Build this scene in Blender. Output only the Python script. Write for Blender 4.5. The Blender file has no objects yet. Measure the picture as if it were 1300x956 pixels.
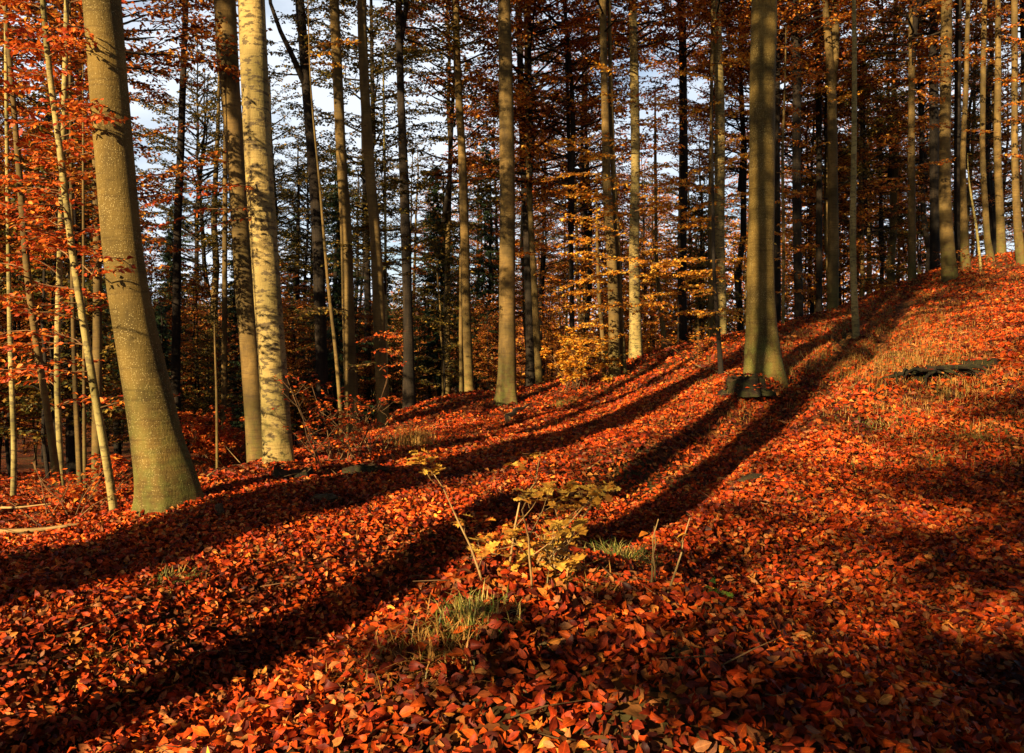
import bpy, math, random
import numpy as np

# ------------------------------------------------------------------ camera, sky, sun, exposure
scn = bpy.context.scene
col = scn.collection
R = math.radians
F, CX, HY, EYE = 1011.1, 650.0, 434.0, 1.6      # focal length in photo pixels, centre column, horizon row, eye height
cam_d = bpy.data.cameras.new('camera'); cam = bpy.data.objects.new('camera', cam_d); col.objects.link(cam)
cam_d.sensor_width = 36; cam_d.lens = 28; cam_d.shift_y = -44/1300
cam_d.clip_start = .05; cam_d.clip_end = 3000
cam.location = (0, 0, EYE); cam.rotation_euler = (R(90), 0, 0)
scn.camera = cam

SUN_AZ, SUN_EL = R(33), R(21)      # the sun stands behind the camera's left shoulder
SX, SY = math.sin(SUN_AZ), math.cos(SUN_AZ)     # shadows run towards (+SX,+SY)
world = bpy.data.worlds.new('World'); scn.world = world; world.use_nodes = True
nt = world.node_tree; nt.nodes.clear()
out = nt.nodes.new('ShaderNodeOutputWorld'); bg = nt.nodes.new('ShaderNodeBackground')
sky = nt.nodes.new('ShaderNodeTexSky'); sky.sky_type = 'NISHITA'; sky.sun_disc = False
sky.sun_elevation = SUN_EL; sky.sun_rotation = R(180) + SUN_AZ
sky.air_density = 1.0; sky.dust_density = .6; sky.ozone_density = 1.5
tc = nt.nodes.new('ShaderNodeTexCoord'); mp = nt.nodes.new('ShaderNodeMapping'); mp.inputs['Scale'].default_value = (2, 2, 5)
nz = nt.nodes.new('ShaderNodeTexNoise'); nz.inputs['Scale'].default_value = 1.6; nz.inputs['Detail'].default_value = 6
rp = nt.nodes.new('ShaderNodeValToRGB'); rp.color_ramp.elements[0].position = .27; rp.color_ramp.elements[1].position = .52
mx = nt.nodes.new('ShaderNodeMixRGB'); mx.inputs[2].default_value = (6.8, 7.4, 8.2, 1)
nt.links.new(tc.outputs['Generated'], mp.inputs[0]); nt.links.new(mp.outputs[0], nz.inputs['Vector'])
nt.links.new(nz.outputs[0], rp.inputs[0]); sx_ = nt.nodes.new('ShaderNodeSeparateXYZ'); nt.links.new(tc.outputs['Generated'], sx_.inputs[0])
def mrange(src, a, b):            # cloud shaped into a low bank ahead to cut fill
    m_ = nt.nodes.new('ShaderNodeMapRange'); m_.interpolation_type = 'SMOOTHSTEP'; nt.links.new(src, m_.inputs[0]); m_.inputs[1].default_value = a; m_.inputs[2].default_value = b; return m_.outputs[0]
k1_ = nt.nodes.new('ShaderNodeMath'); k1_.operation = 'MULTIPLY'; nt.links.new(mrange(sx_.outputs[2], .62, .34), k1_.inputs[0]); nt.links.new(mrange(sx_.outputs[1], 0., .6), k1_.inputs[1])
k2_ = nt.nodes.new('ShaderNodeMath'); k2_.operation = 'MULTIPLY'; nt.links.new(rp.outputs[0], k2_.inputs[0]); nt.links.new(k1_.outputs[0], k2_.inputs[1])
nt.links.new(k2_.outputs[0], mx.inputs[0])
nt.links.new(sky.outputs[0], mx.inputs[1]); nt.links.new(mx.outputs[0], bg.inputs[0]); nt.links.new(bg.outputs[0], out.inputs[0])
bg.inputs[1].default_value = .05

sd = bpy.data.lights.new('sun', 'SUN'); sd.energy = 5.0; sd.angle = R(.5); sd.color = (1, .76, .46)
so = bpy.data.objects.new('sun', sd); col.objects.link(so)
so.rotation_euler = (R(90) - SUN_EL, 0, -SUN_AZ)
scn.view_settings.view_transform = 'Standard'; scn.view_settings.look = 'None'
scn.view_settings.exposure = 1.5; scn.view_settings.gamma = 1; scn.view_settings.use_curve_mapping = False
cy = scn.cycles
cy.max_bounces = 4; cy.diffuse_bounces = 1; cy.glossy_bounces = 1; cy.transmission_bounces = 3
cy.caustics_reflective = False; cy.caustics_refractive = False
try: cy.use_denoising = True; cy.denoiser = 'OPENIMAGEDENOISE'
except Exception: pass
scn.render.use_persistent_data = False

rng = np.random.default_rng(7)

# ------------------------------------------------------------------ terrain function
def softplus(t, k=1.0): return k*np.logaddexp(0, t/k)
CU = np.array([-1.2, -.65, -.45, -.3, -.2, -.05, .13, .25, .42, .55, .65, 1.2])
CD = np.array([7, 7.6, 7.6, 10.5, 14, 22, 23, 24, 25, 26, 27.5, 30])
def crest(u): return np.interp(u, CU, CD)
def base_h(x, y):
    x = np.asarray(x, float); y = np.asarray(y, float)
    g = .25*softplus(x-1.2, 1.6); g = 7.5*np.tanh(g/7.5)
    u = x/np.maximum(y, 4.0)
    drop = -.17*softplus(y-crest(u)-.8, .8)
    drop = -4.5*np.tanh(-drop/4.5)
    d = np.hypot(x, y)
    rise = .10*softplus(d-75, 8)*(1/(1+np.exp((x-12)/10)))
    rise = 26*np.tanh(rise/26)
    return g + drop + rise + .05*x*np.exp(-(x/12)**2)*(x < 0)
ANCH = [(0,900,3.4),(300,900,3.4),(1150,900,3.4),(1300,900,3.4),(0,760,5.0),(205,648,7.2),(352,590,10.0),
        (60,668,7.4),(150,657,7.3),(450,700,5.6),(850,690,5.9),(600,610,8.4),(460,600,9),(520,568,11.5),(640,560,12),
        (643,515,20),(594,505,24),(785,478,21),(808,456,23),(968,468,13.5),(930,520,11.3),(900,600,8.0),(1087,425,17),(1060,470,13),
        (1158,366,25),(1206,356,24),(1226,336,25),(1258,326,26),(1297,337,24),(1057,393,26),(1150,640,6.6),(1190,490,9.8),(1300,500,9),
        (1250,420,14),(1130,420,16.5),(1300,640,6.2),(487,547,17),(520,518,22),(800,520,14),(720,560,11)]
def P3(px, py, d): return np.array([(px-CX)/F*d, d, EYE-(py-HY)/F*d])
A3 = np.array([P3(*a) for a in ANCH])
def kern(r, Rk=7.0): q = math.sqrt(3)*r/Rk; return (1+q)*np.exp(-q)
_K = kern(np.hypot(A3[:,None,0]-A3[None,:,0], A3[:,None,1]-A3[None,:,1])) + .02*np.eye(len(A3))
_W = np.linalg.solve(_K, A3[:,2]-base_h(A3[:,0], A3[:,1]))
TRK = np.array([(-2.6,2.6),(-1.35,4.2),(-.6,5.3),(.55,6.5),(1.7,8.6),(3.55,11.0),(6.2,14.6),(8.2,18.3),(11,23)])
def track(x, y):
    best = np.full(np.shape(x), 9.); side = np.zeros(np.shape(x))
    for a, b in zip(TRK[:-1], TRK[1:]):
        d = b-a; l2 = d@d; t = np.clip(((x-a[0])*d[0]+(y-a[1])*d[1])/l2, 0, 1); ex = x-a[0]-t*d[0]; ey = y-a[1]-t*d[1]
        r_ = np.hypot(ex, ey); sg = np.sign(ex*d[1]-ey*d[0]); side = np.where(r_ < best, sg*r_, side); best = np.minimum(best, r_)
    w = 1/(1+np.exp(-(y-12.3)*1.6)); v = 1/(1+np.exp((y-22)*1.0))
    hollow = -.38*np.exp(-(best/.75)**4)+.16*np.exp(-((side-1.25)/.5)**2)
    ruts = -.24*(np.exp(-((side-.42)/.17)**4)+np.exp(-((side+.42)/.17)**4))+.05*np.exp(-(side/.2)**2)
    return (hollow*(1-.6*w)+ruts*w)*v
def H(x, y):
    x = np.asarray(x, float); y = np.asarray(y, float)
    z = base_h(x, y); sh = z.shape
    xf = x.ravel(); yf = y.ravel(); add = np.zeros(xf.shape)
    for i in range(len(_W)): add += _W[i]*kern(np.hypot(xf-A3[i,0], yf-A3[i,1]))
    z = z + add.reshape(sh)
    z = z + .43*np.exp(-((((x-.42)/1.08)**2 + ((y-3.1)/1.35)**2))**1.5)                     # the small mound in the middle
    z = z + track(x, y)                      # the hollow behind it
    z = z - .32*np.exp(-(((x-5.35)/.45)**2 + ((y-9.3)/.28)**2))                    # dug out bank on the right
    w = np.exp(-((np.hypot(x, y)/40)**2))
    z = z + w*(.030*np.sin(x*2.1+1.3*np.sin(y*1.1))*np.cos(y*1.7+.6) + .016*np.sin(x*5.3+y*3.1)*np.sin(y*4.7-x*2.2) + .05*np.sin(x*.7+y*.5)*np.sin(.9*y))
    return z
def h1(x, y): return float(H(np.array([x]), np.array([y]))[0])
def ground_at(px, py, lo=1.6, hi=40):
    """first ground point seen through a photo pixel"""
    d = np.linspace(lo, hi, 1500); x = (px-CX)/F*d; zr = EYE-(py-HY)/F*d
    g = H(x, d)-zr; k = np.argmax(g > 0)
    if g[k] <= 0: k = len(d)-1
    return np.array([x[k], d[k], float(H(x[k:k+1], d[k:k+1])[0])])

# ------------------------------------------------------------------ materials
def mat(name):
    m = bpy.data.materials.new(name); m.use_nodes = True; t = m.node_tree
    return m, t, t.nodes['Principled BSDF']
def N(t, typ, **kw):
    n = t.nodes.new(typ)
    for k, v in kw.items():
        if isinstance(k, str) and k.startswith('i_'): n.inputs[k[2:]].default_value = v
        else: setattr(n, k, v)
    return n
def ramp(t, stops):
    r = t.nodes.new('ShaderNodeValToRGB'); e = r.color_ramp.elements
    while len(e) < len(stops): e.new(.5)
    for i, (p, c) in enumerate(stops): e[i].position = p; e[i].color = (*c, 1)
    return r
def L(t, a, b): t.links.new(a, b)

def leaf_mat(name, stops, rough=.55, transl=.3, spec=.25, patch=False):
    m, t, b = mat(name)
    g = N(t, 'ShaderNodeNewGeometry'); r = ramp(t, stops); L(t, g.outputs['Random Per Island'], r.inputs[0])
    tc = N(t, 'ShaderNodeTexCoord'); n = N(t, 'ShaderNodeTexNoise', i_Scale=55.0, i_Detail=2.0); L(t, tc.outputs['Object'], n.inputs['Vector'])
    hs = N(t, 'ShaderNodeHueSaturation')
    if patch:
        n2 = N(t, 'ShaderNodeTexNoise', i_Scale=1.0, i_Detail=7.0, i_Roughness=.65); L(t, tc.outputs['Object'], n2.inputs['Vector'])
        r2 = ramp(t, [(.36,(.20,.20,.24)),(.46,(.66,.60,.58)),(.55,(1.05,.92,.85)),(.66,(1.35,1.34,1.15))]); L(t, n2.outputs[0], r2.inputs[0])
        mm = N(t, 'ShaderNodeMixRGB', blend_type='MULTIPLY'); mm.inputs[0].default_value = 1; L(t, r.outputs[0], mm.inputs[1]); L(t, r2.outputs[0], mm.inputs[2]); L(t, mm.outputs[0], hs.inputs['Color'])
    else: L(t, r.outputs[0], hs.inputs['Color'])
    mr = N(t, 'ShaderNodeMapRange'); L(t, n.outputs[0], mr.inputs[0])
    mr.inputs[1].default_value = .3; mr.inputs[2].default_value = .7; mr.inputs[3].default_value = .6; mr.inputs[4].default_value = 1.2
    va = N(t, 'ShaderNodeAttribute', attribute_name='blade'); vs = N(t, 'ShaderNodeSeparateXYZ'); L(t, va.outputs['Vector'], vs.inputs[0])
    ab = N(t, 'ShaderNodeMath', operation='ABSOLUTE'); L(t, vs.outputs[1], ab.inputs[0])
    k1 = N(t, 'ShaderNodeMath', operation='MULTIPLY_ADD'); L(t, ab.outputs[0], k1.inputs[0]); k1.inputs[1].default_value = -.8; L(t, vs.outputs[0], k1.inputs[2])
    k2 = N(t, 'ShaderNodeMath', operation='MULTIPLY'); L(t, k1.outputs[0], k2.inputs[0]); k2.inputs[1].default_value = 56.
    k3 = N(t, 'ShaderNodeMath', operation='SINE'); L(t, k2.outputs[0], k3.inputs[0])
    k4 = N(t, 'ShaderNodeMath', operation='LESS_THAN'); L(t, ab.outputs[0], k4.inputs[0]); k4.inputs[1].default_value = .018
    k5 = N(t, 'ShaderNodeMath', operation='MULTIPLY_ADD'); L(t, k3.outputs[0], k5.inputs[0]); k5.inputs[1].default_value = .13; L(t, k4.outputs[0], k5.inputs[2])
    k6 = N(t, 'ShaderNodeMath', operation='MULTIPLY'); L(t, k5.outputs[0], k6.inputs[0]); L(t, vs.outputs[2], k6.inputs[1])
    k7 = N(t, 'ShaderNodeMath', operation='MULTIPLY_ADD'); L(t, k6.outputs[0], k7.inputs[0]); k7.inputs[1].default_value = .5; L(t, mr.outputs[0], k7.inputs[2])
    L(t, k7.outputs[0], hs.inputs['Value'])
    L(t, hs.outputs[0], b.inputs['Base Color'])
    b.inputs['Roughness'].default_value = rough; b.inputs['Specular IOR Level'].default_value = spec
    tr = N(t, 'ShaderNodeBsdfTranslucent'); L(t, hs.outputs[0], tr.inputs[0])
    ms = N(t, 'ShaderNodeMixShader'); ms.inputs[0].default_value = transl
    L(t, b.outputs[0], ms.inputs[1]); L(t, tr.outputs[0], ms.inputs[2])
    L(t, ms.outputs[0], t.nodes['Material Output'].inputs[0])
    return m
M = {}
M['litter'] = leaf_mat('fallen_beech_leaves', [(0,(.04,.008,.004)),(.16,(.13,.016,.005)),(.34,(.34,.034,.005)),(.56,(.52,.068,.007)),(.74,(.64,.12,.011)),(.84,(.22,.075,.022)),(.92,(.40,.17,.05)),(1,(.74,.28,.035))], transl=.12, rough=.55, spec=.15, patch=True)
M['red'] = leaf_mat('red_beech_leaves', [(0,(.30,.03,.008)),(.4,(.62,.085,.012)),(.8,(.78,.17,.02)),(1,(.85,.33,.04))], transl=.35)
M['orange'] = leaf_mat('orange_beech_leaves', [(0,(.40,.07,.01)),(.4,(.70,.19,.015)),(.8,(.82,.32,.03)),(1,(.85,.5,.06))], transl=.35)
M['gold'] = leaf_mat('golden_beech_leaves', [(0,(.55,.16,.012)),(.4,(.78,.30,.02)),(.8,(.85,.44,.04)),(1,(.85,.58,.10))], transl=.35)
M['rust'] = leaf_mat('rust_brown_leaves', [(0,(.10,.022,.006)),(.35,(.32,.07,.012)),(.7,(.54,.16,.018)),(1,(.70,.34,.04))], transl=.35)
M['olive'] = leaf_mat('olive_turning_leaves', [(0,(.035,.04,.008)),(.45,(.10,.085,.014)),(.8,(.25,.13,.02)),(1,(.42,.28,.04))], transl=.35)
M['needles'] = leaf_mat('spruce_needles', [(0,(.010,.022,.008)),(.6,(.025,.05,.016)),(1,(.05,.07,.02))], transl=.1)
M['yellow'] = leaf_mat('yellow_oak_leaves', [(0,(.40,.15,.02)),(.5,(.62,.32,.035)),(1,(.72,.46,.07))], transl=.3)
M['greenleaf'] = leaf_mat('green_leaves', [(0,(.06,.13,.015)),(.6,(.16,.26,.02)),(1,(.42,.42,.04))], transl=.3)
M['grass'] = leaf_mat('grass_blades', [(0,(.05,.09,.015)),(.35,(.12,.16,.02)),(.6,(.40,.30,.06)),(1,(.62,.44,.13))], transl=.3)
M['drygrass'] = leaf_mat('dry_grass_blades', [(0,(.10,.12,.02)),(.3,(.30,.15,.03)),(1,(.60,.30,.07))], transl=.3)

def bark_mat(name, c1, c2, c3, spots=0., scale=6., bump=.25, streak=3., moss=0., flake_leafshade=0.):
    m, t, b = mat(name)
    tc = N(t, 'ShaderNodeTexCoord'); oi = N(t, 'ShaderNodeObjectInfo')
    ad = N(t, 'ShaderNodeVectorMath', operation='ADD'); L(t, tc.outputs['Object'], ad.inputs[0])
    cmb = N(t, 'ShaderNodeCombineXYZ'); mm = N(t, 'ShaderNodeMath', operation='MULTIPLY'); mm.inputs[1].default_value = 37.
    L(t, oi.outputs['Random'], mm.inputs[0]); L(t, mm.outputs[0], cmb.inputs[2]); L(t, cmb.outputs[0], ad.inputs[1])
    mp = N(t, 'ShaderNodeMapping'); mp.inputs['Scale'].default_value = (streak, streak, 1); L(t, ad.outputs[0], mp.inputs[0])
    n1 = N(t, 'ShaderNodeTexNoise', i_Scale=scale/4, i_Detail=8.0, i_Roughness=.65); L(t, mp.outputs[0], n1.inputs['Vector'])
    r1 = ramp(t, [(.30, c1), (.52, c2), (.72, c3)]); L(t, n1.outputs[0], r1.inputs[0])
    cur = r1.outputs[0]
    n0 = N(t, 'ShaderNodeTexNoise', i_Scale=1.1, i_Detail=3.0); L(t, ad.outputs[0], n0.inputs['Vector'])
    r0 = ramp(t, [(.36,(.34,.345,.26)), (.5,(.64,.62,.54)), (.65,(.86,.80,.68))]); L(t, n0.outputs[0], r0.inputs[0])
    mu = N(t, 'ShaderNodeMixRGB', blend_type='MULTIPLY'); mu.inputs[0].default_value = 1; L(t, cur, mu.inputs[1]); L(t, r0.outputs[0], mu.inputs[2]); cur = mu.outputs[0]
    # short level creases and lens marks round the stem
    mp2 = N(t, 'ShaderNodeMapping'); mp2.inputs['Scale'].default_value = (2.2, 2.2, 26); L(t, ad.outputs[0], mp2.inputs[0])
    n2 = N(t, 'ShaderNodeTexNoise', i_Scale=1.4, i_Detail=4.0); L(t, mp2.outputs[0], n2.inputs['Vector'])
    r2 = ramp(t, [(.36,(.55,.52,.5)), (.46,(1,1,1))]); L(t, n2.outputs[0], r2.inputs[0])
    mu2 = N(t, 'ShaderNodeMixRGB', blend_type='MULTIPLY'); mu2.inputs[0].default_value = .6; L(t, cur, mu2.inputs[1]); L(t, r2.outputs[0], mu2.inputs[2]); cur = mu2.outputs[0]
    if spots:
        v = N(t, 'ShaderNodeTexVoronoi', i_Scale=60.0); L(t, ad.outputs[0], v.inputs['Vector'])
        n3 = N(t, 'ShaderNodeTexNoise', i_Scale=4.0, i_Detail=2.0); L(t, ad.outputs[0], n3.inputs['Vector'])
        sb = N(t, 'ShaderNodeMath', operation='SUBTRACT'); L(t, v.outputs['Distance'], sb.inputs[0])
        m3 = N(t, 'ShaderNodeMath', operation='MULTIPLY'); L(t, n3.outputs[0], m3.inputs[0]); m3.inputs[1].default_value = spots; L(t, m3.outputs[0], sb.inputs[1])
        r3 = ramp(t, [(0,(.55,.55,.55)), (.07,(0,0,0))]); L(t, sb.outputs[0], r3.inputs[0])
        m4 = N(t, 'ShaderNodeMixRGB'); m4.inputs[2].default_value = (.40,.31,.12,1); L(t, r3.outputs[0], m4.inputs[0]); L(t, cur, m4.inputs[1]); cur = m4.outputs[0]
    ve = N(t, 'ShaderNodeTexVoronoi', i_Scale=2.1); mp7 = N(t, 'ShaderNodeMapping'); mp7.inputs['Scale'].default_value = (1,1,1.5); L(t, ad.outputs[0], mp7.inputs[0]); L(t, mp7.outputs[0], ve.inputs['Vector'])
    r7 = ramp(t, [(.03,(.25,.22,.2)), (.075,(1,1,1))]); L(t, ve.outputs['Distance'], r7.inputs[0])
    mu7 = N(t, 'ShaderNodeMixRGB', blend_type='MULTIPLY'); mu7.inputs[0].default_value = .9; L(t, cur, mu7.inputs[1]); L(t, r7.outputs[0], mu7.inputs[2]); cur = mu7.outputs[0]
    if flake_leafshade:  # dark blotches: bark flecks, and painted leaf shadow on the pale bark
        v = N(t, 'ShaderNodeTexNoise', i_Scale=7.0, i_Detail=6.0, i_Roughness=.7); mp4 = N(t, 'ShaderNodeMapping'); mp4.inputs['Scale'].default_value=(1.2,1.2,2.6)
        L(t, ad.outputs[0], mp4.inputs[0]); L(t, mp4.outputs[0], v.inputs['Vector'])
        r4 = ramp(t, [(.525,(0,0,0)), (.565,(1,1,1))]); L(t, v.outputs[0], r4.inputs[0])
        m5 = N(t, 'ShaderNodeMath', operation='MULTIPLY'); m5.inputs[1].default_value = flake_leafshade; L(t, r4.outputs[0], m5.inputs[0])
        m4 = N(t, 'ShaderNodeMixRGB'); m4.inputs[2].default_value = (.05,.035,.02,1); L(t, m5.outputs[0], m4.inputs[0]); L(t, cur, m4.inputs[1]); cur = m4.outputs[0]
    if moss:
        sx = N(t, 'ShaderNodeSeparateXYZ'); L(t, tc.outputs['Object'], sx.inputs[0])
        mr = N(t, 'ShaderNodeMapRange'); L(t, sx.outputs[2], mr.inputs[0]); mr.inputs[1].default_value = 1.4; mr.inputs[2].default_value = 0; mr.inputs[3].default_value = 0; mr.inputs[4].default_value = moss
        n5 = N(t, 'ShaderNodeTexNoise', i_Scale=9.0, i_Detail=6.0); L(t, ad.outputs[0], n5.inputs['Vector'])
        r5 = ramp(t, [(.42,(0,0,0)), (.6,(1,1,1))]); L(t, n5.outputs[0], r5.inputs[0])
        m6 = N(t, 'ShaderNodeMath', operation='MULTIPLY'); L(t, mr.outputs[0], m6.inputs[0]); L(t, r5.outputs[0], m6.inputs[1])
        m4 = N(t, 'ShaderNodeMixRGB'); m4.inputs[2].default_value = (.10,.12,.02,1); L(t, m6.outputs[0], m4.inputs[0]); L(t, cur, m4.inputs[1]); cur = m4.outputs[0]
    L(t, cur, b.inputs['Base Color']); b.inputs['Roughness'].default_value = .85; b.inputs['Specular IOR Level'].default_value = .2
    n6 = N(t, 'ShaderNodeTexNoise', i_Scale=scale*3, i_Detail=8.0, i_Roughness=.7); L(t, mp.outputs[0], n6.inputs['Vector'])
    ax = N(t, 'ShaderNodeMath', operation='ADD'); L(t, n6.outputs[0], ax.inputs[0]); L(t, n2.outputs[0], ax.inputs[1])
    bp = N(t, 'ShaderNodeBump', i_Strength=bump, i_Distance=.02); L(t, ax.outputs[0], bp.inputs['Height']); L(t, bp.outputs[0], b.inputs['Normal'])
    return m
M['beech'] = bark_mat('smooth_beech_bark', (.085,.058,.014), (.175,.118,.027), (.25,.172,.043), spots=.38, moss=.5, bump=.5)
M['pale'] = bark_mat('pale_leafshade_bark', (.30,.22,.08), (.42,.32,.115), (.50,.39,.15), moss=.3, flake_leafshade=.8, bump=.5)  # its dark marks imitate leaf shadows on sunlit stems
M['mid'] = bark_mat('grey_brown_bark', (.09,.06,.02), (.18,.118,.036), (.27,.185,.062), flake_leafshade=.3, moss=.4)
M['dark'] = bark_mat('shade_dark_rough_bark', (.012,.009,.006), (.028,.020,.012), (.055,.038,.02), bump=.8, streak=9)  # trunks standing in shade: their blackness is put into the bark colour
M['sapling'] = bark_mat('yellow_grey_sapling_bark', (.28,.22,.08), (.42,.34,.12), (.52,.43,.17), flake_leafshade=.6)
M['twig'] = bark_mat('twig_bark', (.10,.05,.025), (.22,.12,.05), (.34,.20,.09), bump=.1)
M['drystick'] = bark_mat('bleached_stick_wood', (.26,.16,.06), (.42,.27,.11), (.56,.40,.18), bump=.2)
M['stump'] = bark_mat('rotten_stump_wood', (.010,.007,.004), (.028,.018,.009), (.065,.04,.018), moss=.18, bump=1., streak=5)
M['moss'] = bark_mat('mossy_stone', (.035,.026,.012), (.09,.065,.025), (.18,.13,.06), bump=.8, streak=3)
M['cut'] = bark_mat('weathered_cut_wood', (.04,.025,.012), (.10,.06,.028), (.18,.11,.05), bump=.4, streak=4)

def ground_mat():
    m, t, b = mat('leafy_soil')
    tc = N(t, 'ShaderNodeTexCoord')
    n = N(t, 'ShaderNodeTexNoise', i_Scale=9.0, i_Detail=4.0); L(t, tc.outputs['Object'], n.inputs['Vector'])
    wv = N(t, 'ShaderNodeVectorMath', operation='MULTIPLY_ADD'); L(t, n.outputs['Color'], wv.inputs[0]); wv.inputs[1].default_value = (.06,.06,.06); L(t, tc.outputs['Object'], wv.inputs[2])
    v = N(t, 'ShaderNodeTexVoronoi', i_Scale=16.0); L(t, wv.outputs[0], v.inputs['Vector'])
    sp = N(t, 'ShaderNodeSeparateColor'); L(t, v.outputs['Color'], sp.inputs[0])
    r = ramp(t, [(0,(.015,.006,.003)),(.35,(.05,.012,.004)),(.6,(.13,.026,.006)),(.85,(.24,.055,.01)),(1,(.34,.12,.02))]); L(t, sp.outputs[0], r.inputs[0])
    n2 = N(t, 'ShaderNodeTexNoise', i_Scale=.6, i_Detail=8.0); L(t, tc.outputs['Object'], n2.inputs['Vector'])
    r2 = ramp(t, [(.45,(0,0,0)),(.6,(1,1,1))]); L(t, n2.outputs[0], r2.inputs[0])
    mu = N(t, 'ShaderNodeMath', operation='MULTIPLY'); mu.inputs[1].default_value = .6; L(t, r2.outputs[0], mu.inputs[0])
    mxx = N(t, 'ShaderNodeMixRGB'); mxx.inputs[2].default_value = (.05,.045,.012,1); L(t, mu.outputs[0], mxx.inputs[0]); L(t, r.outputs[0], mxx.inputs[1])
    L(t, mxx.outputs[0], b.inputs['Base Color']); b.inputs['Roughness'].default_value = .9; b.inputs['Specular IOR Level'].default_value = .1
    bp = N(t, 'ShaderNodeBump', i_Strength=.9, i_Distance=.03); L(t, v.outputs['Distance'], bp.inputs['Height']); L(t, bp.outputs[0], b.inputs['Normal'])
    return m
M['ground'] = ground_mat()

# ------------------------------------------------------------------ mesh helpers
def mk_mesh(name, V, faces_flat, sizes, m, smooth=True):
    me = bpy.data.meshes.new(name); V = np.asarray(V, np.float32)
    faces_flat = np.asarray(faces_flat, np.int32).ravel(); sizes = np.asarray(sizes, np.int32).ravel()
    me.vertices.add(len(V)); me.vertices.foreach_set('co', V.ravel())
    me.loops.add(len(faces_flat)); me.loops.foreach_set('vertex_index', faces_flat)
    me.polygons.add(len(sizes)); st = np.zeros(len(sizes), np.int32); st[1:] = np.cumsum(sizes)[:-1]
    me.polygons.foreach_set('loop_start', st); me.polygons.foreach_set('loop_total', sizes)
    me.polygons.foreach_set('use_smooth', np.full(len(sizes), smooth))
    me.update(calc_edges=True); me.validate()
    if m: me.materials.append(m)
    return me
def obj(name, me, parent=None, loc=None):
    o = bpy.data.objects.new(name, me); col.objects.link(o)
    if parent is not None: o.parent = parent
    if loc is not None: o.location = loc
    return o
def tag(o, label=None, cat=None, group=None, kind=None):
    if label: o['label'] = label
    if cat: o['category'] = cat
    if group: o['group'] = group
    if kind: o['kind'] = kind
    return o
def root(name, loc, label, cat, group=None):
    o = bpy.data.objects.new(name, None); col.objects.link(o); o.location = loc; o.empty_display_size = .2
    return tag(o, label, cat, group)

class Tubes:
    """collects tapered tubes and builds them as one mesh"""
    def __init__(s): s.V = []; s.F = []; s.S = []; s.n = 0
    def add(s, pts, rad, seg=6, cap=True, fn=None):
        pts = np.asarray(pts, float); n = len(pts); rad = np.broadcast_to(np.asarray(rad, float), (n,))
        tan = np.gradient(pts, axis=0); tan /= np.linalg.norm(tan, axis=1)[:,None]+1e-12
        ref = np.array([0,1,0.]) if abs(tan[0][1]) < .9 else np.array([1,0,0.])
        a = np.cross(tan, ref); a /= np.linalg.norm(a, axis=1)[:,None]+1e-12; b = np.cross(tan, a)
        th = np.linspace(0, 2*np.pi, seg, endpoint=False)
        rr = rad[:,None]*np.ones(seg)[None]
        if fn is not None: rr = fn(rr, th, pts)
        ring = pts[:,None,:] + rr[...,None]*(np.cos(th)[None,:,None]*a[:,None,:] + np.sin(th)[None,:,None]*b[:,None,:])
        s.V.append(ring.reshape(-1,3))
        i = np.arange(n-1)[:,None]*seg; j = np.arange(seg)[None]; k = (j+1) % seg
        q = np.stack([i+j, i+k, i+seg+k, i+seg+j], -1).reshape(-1,4)+s.n
        s.F.append(q.ravel()); s.S.append(np.full(len(q), 4))
        if cap:
            s.F.append(np.arange(seg)+s.n+(n-1)*seg); s.S.append(np.array([seg]))
            s.F.append(np.arange(seg)[::-1]+s.n); s.S.append(np.array([seg]))
        s.n += n*seg
    def mesh(s, name, m):
        return mk_mesh(name, np.concatenate(s.V), np.concatenate(s.F), np.concatenate(s.S), m)

def unit(v): return v/(np.linalg.norm(v, axis=-1, keepdims=True)+1e-12)
def shaped(name, Pn, D, U, size, templ, faces, m, curl=None, smooth=False):
    """one flat template (n,2) copied at every point with its own direction, normal, size and curl"""
    T = np.asarray(templ, float); n = len(Pn); D = unit(D); U = unit(U - (U*D).sum(-1, keepdims=True)*D); S = np.cross(U, D)
    cu = np.zeros((n,2)) if curl is None else curl
    z = cu[:,0:1]*(T[None,:,1]**2)*3 + cu[:,1:2]*((T[None,:,0]-.5)**2)*1.2
    size = np.broadcast_to(size, (n,))
    V = Pn[:,None,:] + size[:,None,None]*(T[None,:,0:1]*D[:,None,:] + T[None,:,1:2]*S[:,None,:] + z[...,None]*U[:,None,:])
    k = len(T); off = np.arange(n)*k
    fl = np.concatenate([np.asarray(f) for f in faces]); sz = np.array([len(f) for f in faces])
    FF = (off[:,None]+fl[None]).ravel(); SS = np.tile(sz, n)
    me = mk_mesh(name, V.reshape(-1,3), FF, SS, m, smooth=smooth)
    if smooth and len(me.vertices) == n*k:
        at = me.attributes.new('blade', 'FLOAT_VECTOR', 'POINT'); T3 = np.tile(np.c_[T, np.ones(k)], (n,1)).astype(np.float32); at.data.foreach_set('vector', T3.ravel())
    return me
Q_T = [(0,0),(.45,.32),(1,0),(.45,-.32)]; Q_F = [(0,1,2),(0,2,3)]
B_T = [(0,0),(.2,.19),(.5,.285),(.80,.18),(1.06,0),(.80,-.18),(.5,-.285),(.2,-.19),(.3,0),(.65,0)]
B_F = [(0,1,8),(8,1,2,9),(9,2,3),(9,3,4),(9,4,5),(9,5,6),(8,9,6,7),(0,8,7)]
B_F = [tuple(reversed(f)) for f in B_F]
O_T = [(0,0),(.18,.10),(.30,.26),(.40,.15),(.52,.34),(.64,.17),(.78,.28),(.86,.12),(1,0),(.86,-.12),(.78,-.28),(.64,-.17),(.52,-.34),(.40,-.15),(.30,-.26),(.18,-.10)]
O_F = [tuple(range(16))]
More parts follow.
